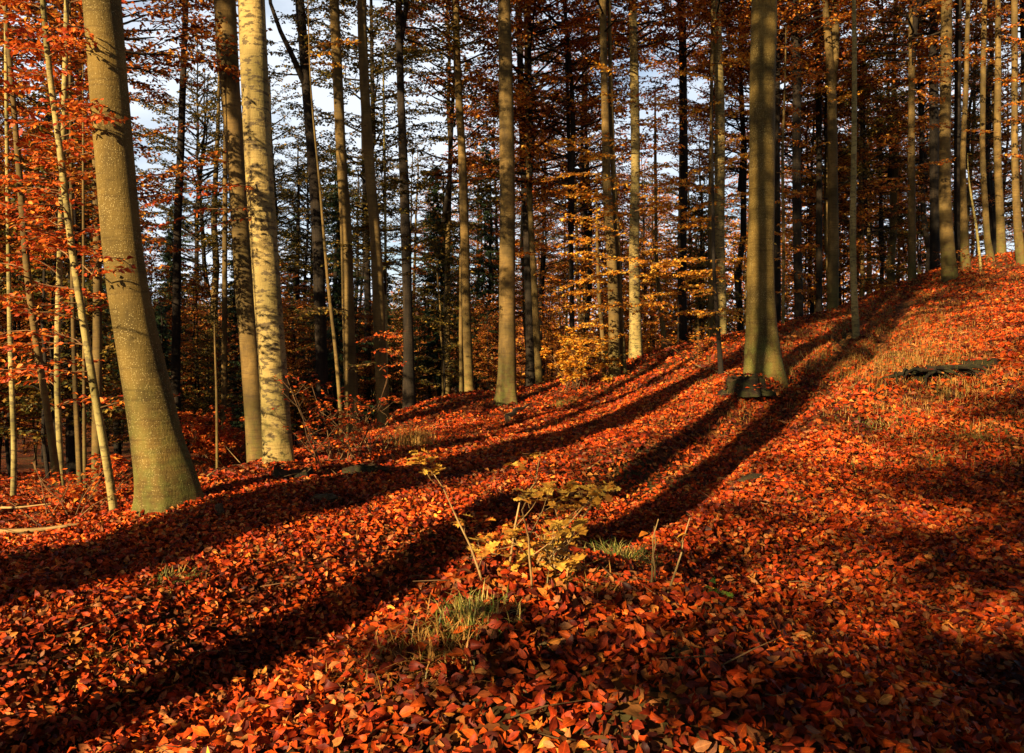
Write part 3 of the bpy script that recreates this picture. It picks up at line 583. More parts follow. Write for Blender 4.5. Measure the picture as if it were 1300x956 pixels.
sprays_for = {
 'speckled lit': [(805,135,838,128,20,.4,.10,30),(806,130,780,136,20,.3,.10,26),(806,222,868,230,19,.5,.10,34),(804,232,776,238,19,.4,.10,30),(806,245,850,262,19,.5,.10,32),(806,268,870,262,19,.5,.10,30),(806,345,755,352,18,.5,.10,34),(806,335,862,338,18,.6,.10,36),(807,350,850,352,18,.5,.10,32),(806,300,835,312,19,.4,.10,26),(806,90,830,84,21,.4,.10,24)],
 'lit mottled': [(912,80,870,92,23,.4,.10,28),(912,130,885,142,22,.4,.10,28),(912,210,875,222,21,.5,.10,30),(912,255,870,272,20,.5,.10,34),(913,262,945,262,21,.4,.10,28),(912,275,860,292,20,.5,.10,32),(914,330,842,338,18.5,.6,.10,40),(914,345,862,350,18.5,.6,.10,36),(914,330,945,338,19,.5,.10,34),(914,300,942,305,20,.4,.10,28),(914,372,880,378,19,.4,.09,28),(914,395,940,400,19,.4,.09,26),(912,180,940,188,22,.4,.10,26)],
 'grey brown left': [(775,330,740,325,19,.4,.09,28),(772,300,735,312,19,.4,.09,28),(776,350,702,372,18.5,.5,.09,30),(778,388,700,394,18.5,.5,.09,32),(776,360,730,345,18.5,.4,.09,28),(778,250,748,258,19.5,.4,.09,28),(772,280,800,288,19.5,.3,.09,26),(772,200,742,206,20,.4,.09,26),(770,405,735,414,18.5,.4,.09,28)],
 'black trunk with a fork': [(388,66,456,54,(15,14),.28,.085,30),(386,82,440,86,(15.5,14.5),.26,.085,28),(388,74,420,66,(14.5,14),.2,.085,26)],
 'black trunk turning': [(1012,98,1050,92,24,.5,.10,30),(1012,120,1038,112,24,.4,.10,28),(1012,350,990,340,22,.3,.09,28),(1013,345,1036,358,21,.35,.09,34),(1012,296,985,298,22,.35,.09,30),(1012,105,985,100,24,.4,.10,28),(1012,60,1040,50,24,.4,.10,26)],
 'black trunk that forks': [(1056,120,1025,112,24,.5,.10,28),(1056,130,1085,120,24,.5,.10,28),(1056,180,1030,190,24,.4,.10,24),(1057,210,1080,216,24,.4,.10,24)],
 'lit trunk with a slight': [(480,428,458,436,(16.5,15.5),.26,.075,28),(482,432,508,428,(16.5,15),.3,.08,32),(482,442,500,452,(16.5,15.5),.26,.075,26),(482,470,512,462,(16.5,15.5),.24,.075,24)],
 'lit trunk fading': [(442,395,372,405,(16,14),.3,.08,26),(442,405,380,398,(16,14),.28,.08,26),(442,470,470,462,(16,15),.24,.07,22)],
 'small crooked black': [(908,370,880,372,(14.5,14),.3,.07,28),(910,395,885,402,(14.5,14),.26,.07,26),(910,400,940,408,(14.5,14),.26,.07,26),(908,360,935,356,(14.5,14),.26,.07,26),(910,415,880,424,(14.5,14),.26,.07,26)],
 'thin dark trunk a little': [(678,320,650,328,(22,21),.45,.10,30),(676,310,706,318,(22,21),.45,.10,32),(680,345,705,355,(22,21),.4,.10,28),(676,295,700,290,(22,21),.35,.10,26)],
 'black straight': [], 'dark trunk peeking': [], 'straight lit trunk third': [], 'dark trunk half way': [],
}
for (lab, pl, d, bark, cr, cz, top) in table:
    hand = None; extra = None
    for k, v in sprays_for.items():
        if k == 'speckled lit': v = v+auto_sprays(pl, 90, 410, 16, 20, 80, .5, .10, 30, 301)
        if k == 'lit mottled': v = v+auto_sprays(pl, 40, 420, 20, 20, 78, .5, .10, 30, 302)
        if k == 'black straight': v = auto_sprays(pl, 40, 420, 20, 23, 66, .5, .10, 28, 304)
        if k == 'dark trunk peeking': v = auto_sprays(pl, 20, 380, 14, 24, 60, .5, .10, 26, 305, -.4)
        if k == 'straight lit trunk third': v = auto_sprays(pl, 0, 200, 10, 23, 60, .5, .10, 26, 306)
        if k == 'dark trunk half way': v = auto_sprays(pl, 0, 260, 14, 23, 60, .5, .10, 26, 307)
        if k == 'grey brown left': v = v+auto_sprays(pl, 180, 445, 14, 19, 78, .5, .10, 30, 303, .3)
        if lab.startswith(k) and v: hand = dict(sprays=v, mat=('red' if 'lit trunk with' in k else 'orange' if 'dark trunk' in k or 'turning' in k or 'black straight' in k or 'third' in k else 'gold'), rad=.012, bark='twig')
    if lab.startswith('lit trunk fading') and hand: hand['mat'] = 'olive'
    if 'fork to the upper left' in lab: extra = [([(391,115,0),(374,75,-.2),(360,45,-.3),(349,12,-.4),(343,-50,-.5)], [.10,.075,.06,.05,.04])]
    if 'forks into two' in lab: extra = [([(1057,110,0),(1062,60,.1),(1065,0,.3),(1067,-70,.5)], [.14,.13,.11,.09])]
    nm = 'beech_tree' if pl[0][2]*d > 120 else 'beech_sapling'
    make_tree(nm, lab, pl, d, M[bark], FAR if nm == 'beech_tree' else 'thin young stems among the trunks', top=top, flare=.3, crown=cr, crown_z=cz, hand=hand, extra=extra, seg=14)

# ------------------------------------------------------------------ the wood behind: every tree its own thing
GAPS = [(-400,118,'left of the massive trunk'),(118,290,'between massive and olive trunks'),(290,400,'right of the brightest pale trunk'),
        (400,515,'behind the two bowed lit trunks'),(515,650,'between black slim and tan middle trunks'),(650,785,'between tan middle and twin trunks'),
        (785,960,'between twin trunk and banded beech'),(960,1085,'between banded beech and wavy sapling'),
        (1085,1205,'between wavy sapling and crest trunk'),(1205,1900,'beyond the crest at the right')]
def gap_of(px):
    for a, b, s in GAPS:
        if a <= px < b: return s
    return GAPS[-1][2]
def pole_mesh(seed, Ht, r0):
    r = np.random.default_rng(seed); t = np.linspace(0, 1, 12); pts = np.zeros((12,3)); pts[:,2] = t*Ht-.3
    pts[1:,:2] = np.cumsum(r.normal(0, .08, (11,2)), 0); tb = Tubes(); tb.add(pts, r0*(1-.6*t-.28*t**4), 10); return tb
POLES = {'dark': [pole_mesh(41, 17, .16).mesh('trunk', M['dark']), pole_mesh(42, 16, .12).mesh('trunk', M['dark'])],
         'mid': [pole_mesh(43, 17, .17).mesh('trunk', M['mid']), pole_mesh(44, 16, .11).mesh('trunk', M['mid'])],
         'thin': [pole_mesh(45, 9, .05).mesh('trunk', M['mid']), pole_mesh(46, 8, .04).mesh('trunk', M['dark'])]}
placed = []
CH = {'tall_rust':[9.5,11],'tall_olive':[10,11],'tall_orange':[10],'low_rust':[6.5,8.5],'low_orange':[5.5],'low_olive':[7],'spruce':[13,9]}
PH = {'dark':[16.7,15.7],'mid':[16.7,15.7],'thin':[8.7,7.7]}
def wood_tree(px, d, kind, r, offscreen=False, label=None, mul=1.):
    x = (px-CX)/F*d; y = d
    z = h1(x, y)
    far = 'far back' if d > 52 else 'farther in'
    gp = gap_of(px)
    if kind == 'spruce':
        nm, lb, ct = 'spruce_tree', f'dark green spruce {far}, {gp}', 'tree'
        pi, ci = 0, r.integers(2); ph = PH['dark'][0]; pole = POLES['dark'][0]; cr = CROWN['spruce'][ci]; cz = r.uniform(.5, 3); sc = r.uniform(.9, 1.35)*mul
    elif kind.startswith('low'):
        word = {'low_rust':'rust brown','low_orange':'orange','low_olive':'olive green'}[kind]
        nm, lb, ct = 'young_beech', f'low spreading {word} young beech {far}, {gp}', 'tree'
        pi, ci = r.integers(2), r.integers(len(CROWN[kind])); ph = PH['thin'][pi]; pole = POLES['thin'][pi]; cr = CROWN[kind][ci]; cz = .3; sc = r.uniform(.7, 1.25)*mul
    else:
        word = {'tall_rust':'rust brown','tall_orange':'orange','tall_olive':'olive green'}[kind]
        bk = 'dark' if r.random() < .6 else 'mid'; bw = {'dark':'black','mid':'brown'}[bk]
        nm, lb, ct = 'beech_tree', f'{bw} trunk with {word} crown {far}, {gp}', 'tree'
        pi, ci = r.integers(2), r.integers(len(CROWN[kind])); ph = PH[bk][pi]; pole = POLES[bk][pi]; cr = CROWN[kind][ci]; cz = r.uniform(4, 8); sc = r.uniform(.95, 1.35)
    ro = root(nm, (x, y, z), label or lb, ct, 'wood behind: '+(label or lb)); rz = r.uniform(0, 6.28); ro.rotation_euler = (r.normal(0,.015), r.normal(0,.015), rz)
    p = obj('trunk', pole, ro); ps = 1. if not kind.startswith('low') else sc; p.scale = (sc, sc, (cz*mul+CH[kind][ci]*sc*.97)/ph)
    for n2, me in zip(('branches', 'crown'), cr):
        c = obj(n2, me, ro, (0, 0, cz*mul)); c.scale = (sc, sc, sc)
    placed.append((px, d)); return ro
r = np.random.default_rng(99)
def scatter(n, px0, px1, d0, d1, kinds, mind=.9, mul=1.):
    k = 0; tries = 0
    while k < n and tries < n*30:
        tries += 1
        px = r.uniform(px0, px1); d = math.sqrt(r.uniform(d0*d0, d1*d1)); x = (px-CX)/F*d
        if any(abs((a-CX)/F*b-x) < mind and abs(b-d) < mind*1.5 for a, b in placed): continue
        kd = kinds[r.integers(len(kinds))]
        wood_tree(px, d, kd, r, mul=mul); k += 1
TR = 'tall_rust'; TO = 'tall_olive'; TG = 'tall_orange'
scatter(16, -120, 112, 13, 28, ['low_rust', 'low_rust', 'low_olive', TR])
scatter(26, -130, 200, 24, 60, ['low_rust', 'low_olive', 'spruce', 'low_rust'], mul=.8)
scatter(9, 170, 330, 21, 34, ['spruce', 'spruce', 'low_olive'], mul=.55)
scatter(16, 350, 620, 25, 36, ['low_olive', 'spruce', 'low_rust'], mul=.7)
scatter(16, 640, 1190, 30, 52, ['low_rust', 'low_orange', 'low_olive'], mul=1.15)
scatter(18, -200, 130, 30, 80, [TR, TR, TO, 'spruce', 'low_rust'])
scatter(4, 180, 300, 30, 45, ['spruce', 'spruce', 'low_olive'])
scatter(12, 130, 360, 24, 60, ['low_olive', 'spruce', 'low_rust', 'low_rust'])
scatter(14, 340, 640, 24, 45, ['low_olive', 'low_rust', 'low_rust', 'low_olive'])
scatter(9, 340, 620, 28, 50, [TO])
scatter(5, 178, 300, 24, 42, ['spruce', 'low_olive', TO])
scatter(12, 330, 650, 45, 95, [TO, TR, 'spruce', 'low_olive', 'low_rust'])
scatter(20, 640, 960, 27, 50, ['low_rust', 'low_orange', TR, TG, 'low_orange', TO])
scatter(18, 650, 1000, 45, 90, [TR, TG, TO, TG, 'low_rust'])
scatter(15, 960, 1200, 30, 60, [TG, TR, TG, 'low_rust', TO])
scatter(18, 1000, 1400, 32, 75, [TR, TG, TO, TR])
scatter(16, -100, 900, 70, 120, ['low_rust', TR, 'spruce', 'low_olive', TO])
def far_wood():
    r_ = np.random.default_rng(123); n = 110000; px = r_.uniform(-400, 1200, n); d = r_.uniform(75, 150, n); x = (px-CX)/F*d
    cl = 5+3.5*np.sin(x*.35+d*.2)+2.5*np.sin(x*.9)*np.cos(d*.23); z = H(x, d)+r_.random(n)**1.1*(np.clip(cl, 2, 11)+np.clip((px-500)/40, 0, 9))
    D = r_.normal(0, 1, (n,3)); U = r_.normal(0, 1, (n,3)); U[:,2] += .8
    o = obj('distant_wood', leaves('distant_wood', np.stack([x, d, z], -1), D, U, r_.uniform(.25, .6, n), M['rust'], r=r_)); tag(o, 'rust brown wood filling the far hillside behind all trunks', 'wood', kind='stuff')
far_wood()

# ------------------------------------------------------------------ trees outside the frame that shade the foreground
def shade_tree(px, py, Lm, rad, top, crown, cz, label, lean=0., name='beech_tree'):
    """stands up-sun of the ground point seen at (px, py)"""
    g = ground_at(px, py); x = g[0]-SX*Lm; y = g[1]-SY*Lm; z = h1(x, y)
    ro = root(name, (x, y, z), label, 'tree', 'beech trees beside and behind the viewer')
    rr = np.random.default_rng(int(px+py)); t = np.linspace(0, 1, 14)
    pts = np.zeros((14,3)); pts[:,2] = t*top-.15; pts[:,0] = lean*t*top; pts[2:,:2] += np.cumsum(rr.normal(0, .03, (12,2)), 0)
    obj('trunk', trunk_mesh(pts, rad*(1-.55*t), .4, rr, 16).mesh('trunk', M['beech']), ro)
    if crown:
        cr = CROWN[crown][rr.integers(len(CROWN[crown]))]; rz = rr.uniform(0, 6.28)
        for n2, me in zip(('branches', 'crown'), cr):
            c = obj(n2, me, ro, (lean*cz, 0, cz)); c.rotation_euler = (0,0,rz)
    return ro
def shade_c(c, y, rad, top, crown, cz, label, name='beech_tree', sc=1., flat=1.):
    x = (c+y*SX)/SY; z = h1(x, y); ro = root(name, (x, y, z), label, 'tree', 'beech trees beside and behind the viewer')
    rr = np.random.default_rng(int(100-c*10)); t = np.linspace(0, 1, 14); pts = np.zeros((14,3)); pts[:,2] = t*top-.15; pts[2:,:2] += np.cumsum(rr.normal(0, .015, (12,2)), 0)
    obj('trunk', trunk_mesh(pts, rad*(1-.45*t), .4, rr, 16).mesh('trunk', M['beech']), ro)
    rz = rr.uniform(0, 6.28)
    for n2, me in zip(('branches', 'crown'), CROWN[crown][rr.integers(len(CROWN[crown]))]): c_ = obj(n2, me, ro, (0, 0, cz)); c_.rotation_euler = (0,0,rz); c_.scale = (sc, sc, flat)
shade_c(-3.12, -4.5, .38, 22, 'tall_rust', 12, 'thick beech behind the viewer whose broad shadow passes left of the small mound')
shade_c(-5.3, -2.0, .36, 22, 'tall_rust', 12, 'beech outside the picture whose shadow crosses between massive trunk and mound')
shade_c(-5.85, .5, .34, 21, 'tall_rust', 12, 'beech outside the picture whose shadow crosses right of the massive trunk')
shade_c(2.05, -4.3, .08, 8, 'low_rust', .6, 'young leafy beech behind the viewer shading the right corner', name='young_beech', sc=1.7)
shade_c(2.5, -6.3, .09, 9, 'low_rust', .9, 'young leafy beech next behind the one shading the right corner', name='young_beech', sc=1.8)
shade_c(1.85, -8.8, .09, 11, 'low_rust', 2.0, 'second young leafy beech behind the viewer shading the right slope', name='young_beech', sc=1.7)
shade_c(1.9, -11.5, .14, 15, 'tall_rust', 3.2, 'leafy older beech behind the viewer shading the right bank', sc=1.2)
shade_c(2.6, -14.5, .14, 16, 'tall_orange', 4.5, 'orange leafy beech farthest behind the viewer shading the right bank', sc=1.3)
shade_c(3.9, -3.5, .09, 9, 'low_rust', 1.0, 'young leafy beech right of the viewer shading the right edge', name='young_beech', sc=1.7)
for k, (X_, Y_, cr_, lb_) in enumerate([(-13,2,TR,'added beech left outside the picture, level with the viewer'),(2,-7,TO,'added beech straight behind the viewer'),(8,-3,TR,'added beech right behind the viewer'),  # unseen beeches added around the viewer; their high crowns cut sky fill
        (-16,9,TR,'added beech outside the left edge of the picture'),(11,4,TG,'added beech outside the right edge of the picture'),
        (-20,16,TR,'added beech far outside the left edge beside the valley'),(14,9,TR,'added beech on the bank outside the right edge'),(5,2,TG,'added tall beech close right of the viewer'),(-4,1,TR,'added tall beech close left of the viewer'),(-7,5,TR,'added tall beech outside the left edge beside the saplings'),(0,-11,TG,'added tall beech behind the viewer by the hollow'),(7,-8,TR,'added tall beech behind the viewer up the slope'),(-9.5,-9,TO,'added olive beech behind the viewer down the slope'),(12,-2,TR,'added tall beech up the slope level with the viewer'),(-26,8,TR,'added beech deepest in the wood outside the left edge')]):
    z_ = h1(X_, Y_); ro = root('beech_tree', (X_, Y_, z_), lb_, 'tree', 'beech trees beside and behind the viewer')
    ro.rotation_euler = (0, 0, k*1.3); p_ = obj('trunk', POLES['mid'][k % 2], ro)
    for n2, me in zip(('branches', 'crown'), CROWN[cr_][k % len(CROWN[cr_])]):
        c = obj(n2, me, ro, (0, 0, 11.5+k % 3))

for k, (X_, Y_, kd_, lb_) in enumerate([(-12,11,'low_rust','added young beech outside the left edge, nearest the valley'),(-14.5,14,'low_rust','added young beech outside the left edge, second down the valley'),(-18,17,'low_olive','added young beech outside the left edge, third down the valley'),(-16,10,'low_rust','added young beech outside the left edge, behind the nearest'),(-20,12,'low_rust','added young beech outside the left edge, deep in the wood'),(-23,20,'low_rust','added young beech outside the left edge, farthest down the valley'),(7,3,'low_rust','added young beech outside the right edge, nearest'),(10,6.5,'low_rust','added young beech outside the right edge, second up the slope'),(14,11,'low_olive','added young beech outside the right edge, third up the slope'),(6.5,-3,'low_rust','added young beech behind the viewer on the right'),(10,-6,'low_rust','added young beech far behind the viewer on the right'),(18,15,'low_rust','added young beech outside the right edge, high on the bank')]):  # unseen low trees put in to shade the left valley and reduce fill
    ro = root('young_beech', (X_, Y_, h1(X_, Y_)), lb_, 'tree', 'beech trees beside and behind the viewer'); ro.rotation_euler = (0, 0, k*1.1)
    obj('trunk', POLES['thin'][k % 2], ro)
    for n2, me in zip(('branches', 'crown'), CROWN[kd_][k % len(CROWN[kd_])]): obj(n2, me, ro, (0, 0, .5)).scale = (1.25, 1.25, 1.25)

# ------------------------------------------------------------------ small things on the forest floor
def blades(name, pts, hgt, spread, m, r, parent=None, droop=.5):
    """arching grass blades rooted at pts"""
    n = len(pts); a = r.uniform(0, 2*np.pi, n); out = r.uniform(.15, 1, n)*spread; hh = hgt*r.uniform(.5, 1.1, n); k = 5
    t = np.linspace(0, 1, k); w = .0035*(1-t**2*.9)
    d = np.stack([np.cos(a), np.sin(a)], -1)
    C = np.zeros((n,k,3)); C[...,:2] = pts[:,None,:2]+d[:,None,:]*(out[:,None]*(t[None]**1.6))[...,None]
    C[...,2] = pts[:,None,2]+hh[:,None]*(t[None]-droop*t[None]**3*np.clip(out/spread, .2, 1)[:,None])
    sd = np.stack([-d[:,1], d[:,0], np.zeros(n)], -1)
    V = np.stack([C-sd[:,None,:]*w[None,:,None], C+sd[:,None,:]*w[None,:,None]], 2).reshape(-1,3)
    off = (np.arange(n)*2*k)[:,None,None]; i = (np.arange(k-1)*2)[None,:,None]
    q = (off+i+np.array([0,1,3,2])[None,None]).reshape(-1)
    me = mk_mesh(name, V, q, np.full(n*(k-1), 4), m, smooth=False)
    return me
def tuft(px, py, n, hgt, spread, m, label, base=.06, seed=1):
    g = ground_at(px, py); r_ = np.random.default_rng(seed)
    q = r_.normal(0, base, (n,2)); P_ = np.stack([q[:,0], q[:,1], H(g[0]+q[:,0], g[1]+q[:,1])-g[2]], -1)
    o = obj('grass_tuft', blades('grass_tuft', P_, hgt, spread, M[m], r_), None, g); tag(o, label, 'grass', 'grass tufts on the leaf floor')
tuft(600, 800, 380, .15, .17, 'grass', 'green and straw coloured grass tuft low in the middle foreground', .07, 1)
tuft(560, 835, 220, .16, .18, 'drygrass', 'straw coloured grass clump at the bottom, left of the green tuft', .09, 2)
tuft(790, 725, 300, .20, .24, 'grass', 'arching green grass tuft at the right end of the mound', .08, 3)
tuft(735, 752, 120, .14, .22, 'drygrass', 'sparse dry grass clump on the mound left of the arching tuft', .09, 4)
tuft(1185, 592, 90, .16, .18, 'grass', 'small green grass tuft on the shaded right slope', .05, 5)
tuft(528, 570, 420, .42, .24, 'drygrass', 'tall bright yellow grass clump beside the twiggy bush', .16, 6)
tuft(225, 745, 160, .14, .16, 'grass', 'green grass tuft in the lit leaves of the lower left', .08, 7)
tuft(130, 855, 110, .10, .14, 'drygrass', 'faint straw grass clump near the bottom left corner', .08, 8)
tuft(945, 575, 140, .12, .17, 'drygrass', 'pale dry grass clump on the lit slope below the stump', .035, 9)
tuft(1240, 560, 160, .16, .22, 'grass', 'dark green grass clump below the hollowed bank', .12, 10)
tuft(1130, 545, 160, .15, .22, 'grass', 'dark green grass clump left of the hollowed bank', .14, 11)
tuft(1010, 640, 90, .10, .14, 'grass', 'little green grass tuft in the leaves below the flat mossy stone', .06, 21)
tuft(715, 515, 260, .18, .30, 'grass', 'green grass clump on the crest between the tan middle and twin trunks', .15, 22)
tuft(330, 700, 90, .09, .12, 'grass', 'low green sprigs in the lit strip right of the massive trunk', .07, 23)
tuft(880, 640, 80, .10, .13, 'drygrass', 'few dry blades at the sunny edge of the hollow', .08, 24)
tuft(1090, 600, 110, .12, .16, 'grass', 'green grass tuft in the dim leaves left of the small shaded tuft', .08, 25)
tuft(480, 850, 120, .12, .15, 'drygrass', 'straw tuft at the bottom edge of the mound, left end', .07, 26)
# grass that nobody could count on the upper right slope
def grass_field():
    r_ = np.random.default_rng(77); pts = []
    for (px, py, sx, sy, n) in [(1040,455,50,14,1500),(1110,450,60,18,3000),(1150,390,50,22,1700),(1240,360,50,20,1400),(1020,430,40,8,700),(1220,530,90,45,2600),(880,500,70,25,1000),(1120,470,60,12,2600),(1150,420,45,30,4000),(1080,400,50,15,2000),(1000,400,30,8,500)]:
        for _ in range(n//6):
            qx, qy = r_.normal(px, sx), r_.normal(py, sy); g = ground_at_fast(qx, qy)
            if g is None: continue
            c = r_.normal(0, .06, (6,2)); pts += [(g[0]+a, g[1]+b) for a, b in c]
    pts = np.array(pts); P_ = np.stack([pts[:,0], pts[:,1], H(pts[:,0], pts[:,1])], -1)
    o = obj('grass', blades('grass', P_, .16, .14, M['drygrass'], r_)); tag(o, 'thin dry grass scattered over the right hand slope', 'grass', kind='stuff')
_dd = np.linspace(3, 30, 90)
_GU = np.linspace(-.85, .85, 120); _GH = np.stack([H(u*_dd, _dd) for u in _GU])
def ground_at_fast(px, py):
    u = (px-CX)/F; i = int(np.clip(round((u+.85)/1.7*119), 0, 119)); g = _GH[i]-(EYE-(py-HY)/F*_dd)
    k = int(np.argmax(g > 0))
    if g[k] <= 0 or k == 0: return None
    f = g[k]/(g[k]-g[k-1]+1e-9); d = _dd[k]-f*(_dd[k]-_dd[k-1]); return (u*d, d)
grass_field()

def twigs():
    r_ = np.random.default_rng(5); tb = Tubes()
    y = np.sqrt(r_.uniform(4, 200, 1500)); x = r_.uniform(-.8, .8, 1500)*y; z = H(x, y)
    for i in range(1500):
        a = r_.uniform(0, 6.28); l = r_.lognormal(-2.1, .6); d = np.array([math.cos(a), math.sin(a), r_.uniform(-.1, .35)])*l; p = np.array([x[i], y[i], z[i]+.05])
        tb.add(np.array([p, p+d*.5+r_.normal(0, .06*l, 3), p+d]), [.0035, .0028, .0012], 4)
    tag(obj('small_twigs', tb.mesh('small_twigs', M['twig'])), 'small broken twigs lying all over the leaves', 'twigs', kind='stuff')
twigs()
def stick(px0, py0, px1, py1, rad, m, label, lift=.03, bend=.05, seed=0, cat_='stick', name='fallen_branch', fork=False):
    a = ground_at(px0, py0); b = ground_at(px1, py1); r_ = np.random.default_rng(seed+int(px0)+500)
    t = np.linspace(0, 1, 8); pts = a+(b-a)*t[:,None]; Ln = np.linalg.norm(b-a)
    pts[:,:2] += (r_.normal(0, bend*Ln, 2))[None]*np.sin(np.pi*t)[:,None]; pts += r_.normal(0, .008*Ln, (8,3))
    pts[:,2] = H(pts[:,0], pts[:,1])+lift+rad
    c = pts[0].copy(); tb = Tubes(); tb.add(pts-c, rad*(1.1-.7*t), 7)
    if fork:
        for k in (3, 5):
            d = unit(np.array([r_.normal(), r_.normal(), .5])); tb.add(np.array([pts[k]-c, pts[k]-c+d*Ln*.12, pts[k]-c+d*Ln*.22+[0,0,.01]]), [rad*.5, rad*.35, rad*.15], 5)
    o = obj(name, tb.mesh(name, M[m]), None, c); tag(o, label, cat_, 'fallen branches and sticks'); return o
stick(640, 545, 670, 524, .055, 'drystick', 'short thick yellow branch lying in front of the tan middle trunk', lift=.12, bend=.02)
stick(2, 668, 66, 662, .011, 'drystick', 'pale thin branch lying at the left edge, upper of two', lift=.16, bend=.06)
stick(-40, 690, 100, 677, .026, 'drystick', 'pale thick broken log on the leaves at the left edge', lift=.05, bend=.02)
stick(263, 612, 322, 592, .012, 'drystick', 'thin curved stick leading to the pale trunk foot', lift=.05, fork=True)
stick(190, 745, 222, 720, .005, 'drystick', 'thin forked twig on lit leaves, lower left', lift=.04, fork=True)
stick(745, 600, 800, 568, .008, 'drystick', 'long thin straight twig on the lit slope behind the oak seedlings', lift=.03)
stick(1140, 455, 1190, 432, .010, 'drystick', 'thin pale twig lying on the bright grassy bank', lift=.04)
stick(880, 468, 925, 482, .012, 'drystick', 'broken pale twigs left of the dark stump', lift=.08, fork=True)
stick(1020, 715, 1120, 705, .006, 'twig', 'fine dark twig on shaded leaves at the right', lift=.03)
stick(520, 775, 575, 778, .004, 'drystick', 'straw thin stem lying on leaves beside the lowest tuft', lift=.05)
stick(1080, 498, 1155, 470, .010, 'twig', 'dark bent root branch on the leaves left of the hollowed bank', lift=.05)
stick(240, 665, 285, 655, .012, 'twig', 'brown branch lying at the foot of the massive trunk', lift=.03)

def upright(name, px, py, hgt, rad, m, label, tilt=(0,0), cat_='stump', seg=12):
    g = ground_at(px, py); r_ = np.random.default_rng(int(px)); t = np.linspace(0, 1, 7); pts = np.zeros((7,3)); pts[:,2] = t*(hgt+.1)-.1; pts[:,0] = tilt[0]*t; pts[:,1] = tilt[1]*t
    tb = Tubes()
    def fn(R0, th, pp): return R0*(1+.12*np.sin(3*th[None]+1)+.1*np.sin(5*th[None]+pp[:,2:3]*9))
    tb.add(pts, rad*(1.15-.25*t), seg, fn=fn); o = obj(name, tb.mesh(name, M[m]), None, g); tag(o, label, cat_); return o
upright('broken_stem', 285, 660, .13, .035, 'cut', 'short broken stem sticking up from the leaves beside the massive trunk', tilt=(-.05,0))

def settled(ro, pts, r_):
    n = len(pts); a = r_.uniform(0, 6.28, n); nn = r_.normal(0, .4, (n,3)); nn[:,2] += 1
    D = np.stack([np.cos(a), np.sin(a), r_.normal(0, .2, n)], -1)
    obj('settled_leaves', leaves('settled_leaves', np.asarray(pts), D, nn, r_.uniform(.04, .075, n), M['litter'], fine=True, r=r_), ro)
def stump(px, py, rad, hgt, label, name='tree_stump', group=None, seed=3, sq=1.):
    g = ground_at(px, py); r_ = np.random.default_rng(seed); seg = 36; ph = r_.uniform(0, 6.28, 4); ro = root(name, g, label, 'stump', group)
    th = np.linspace(0, 2*np.pi, seg, endpoint=False)
    prof = 1+.14*np.cos(4*th+ph[0])+.07*np.cos(7*th+ph[1])+.04*np.cos(13*th+ph[2])
    rim = hgt*(1+.28*np.sin(2*th+ph[3])+.12*np.sin(5*th+ph[1])+.06*r_.normal(0, 1, seg))
    rows = []
    for f, k in ((-.25,1.35),(0,1.28),(.25,1.1),(.6,1.0),(1,.96)):
        rr = rad*k*(prof if f > .1 else prof**1.8); z = rim*f if f > 0 else np.full(seg, f*hgt)
        rows.append(np.stack([rr*np.cos(th), sq*rr*np.sin(th), z], -1))
    V = np.concatenate(rows); q = []
    for i in range(4):
        for j in range(seg): k2 = (j+1) % seg; q += [i*seg+j, i*seg+k2, (i+1)*seg+k2, (i+1)*seg+j]
    obj('bark', mk_mesh('bark', V, q, np.full(4*seg, 4), M['stump']), ro)
    rows = [rows[-1]]
    for k in (.8, .5, .2): rr = rad*k*prof*.94; rows.append(np.stack([rr*np.cos(th), sq*rr*np.sin(th), rim*(.86+.05*r_.normal(0, 1, seg))-.03*(1-k)], -1))
    V = np.concatenate(rows); V[:,2] -= .003; q = []; sz = []
    for i in range(3):
        for j in range(seg): k2 = (j+1) % seg; q += [i*seg+j, i*seg+k2, (i+1)*seg+k2, (i+1)*seg+j]; sz.append(4)
    q += list(range(3*seg, 4*seg)); sz.append(seg)
    obj('broken_top', mk_mesh('broken_top', V, q, sz, M['cut']), ro)
    k = 150; aa = r_.uniform(0, 6.28, k); rr_ = rad*np.sqrt(r_.uniform(0, 1.9, k)); zz = np.where(rr_ < rad, hgt*1.12, hgt*np.clip(1.45-rr_/rad, 0, 1)*1.1)+.03
    settled(ro, np.stack([rr_*np.cos(aa), sq*rr_*np.sin(aa), zz], -1), r_)
    return ro
stump(946, 498, .27, .22, 'dark rotten stump in front of the thick banded beech')
stump(466, 606, .24, .12, 'low mossy stump in shade behind the leaf carpet, left of the oak seedlings', seed=9, sq=.6)
stump(372, 612, .2, .13, 'low dark stump in shade at the foot of the brightest pale trunk', seed=12)

def rock(px, py, sx, sy, sz, m, label, seed, name='stone', sink=.3):
    import bmesh
    from mathutils import noise, Vector
    g = ground_at(px, py); bm = bmesh.new(); bmesh.ops.create_icosphere(bm, subdivisions=4, radius=1)
    for v in bm.verts:
        n_ = noise.fractal(v.co*1.4+Vector((seed,0,0)), .9, 2, 4); v.co *= 1+.28*n_; v.co.x *= sx; v.co.y *= sy; v.co.z *= sz
    me = bpy.data.meshes.new(name); bm.to_mesh(me); bm.free(); me.materials.append(M[m])
    for p in me.polygons: p.use_smooth = True
    o = obj(name, me, None, g+[0,0,sz*(1-2*sink)]); tag(o, label, 'stone', 'stones among the leaves')
rock(975, 612, .24, .14, .05, 'moss', 'flat mossy stone bare of leaves on the lit right slope', 2)
rock(873, 838, .085, .06, .03, 'moss', 'lichen covered flat stone at the bottom right of the mound', 5)
rock(412, 640, .16, .1, .06, 'moss', 'small mossy stone in shade between the low stump and the leaves', 8)
rock(690, 833, .04, .03, .03, 'moss', 'tiny pale lump of moss in the lit foreground leaves', 10)

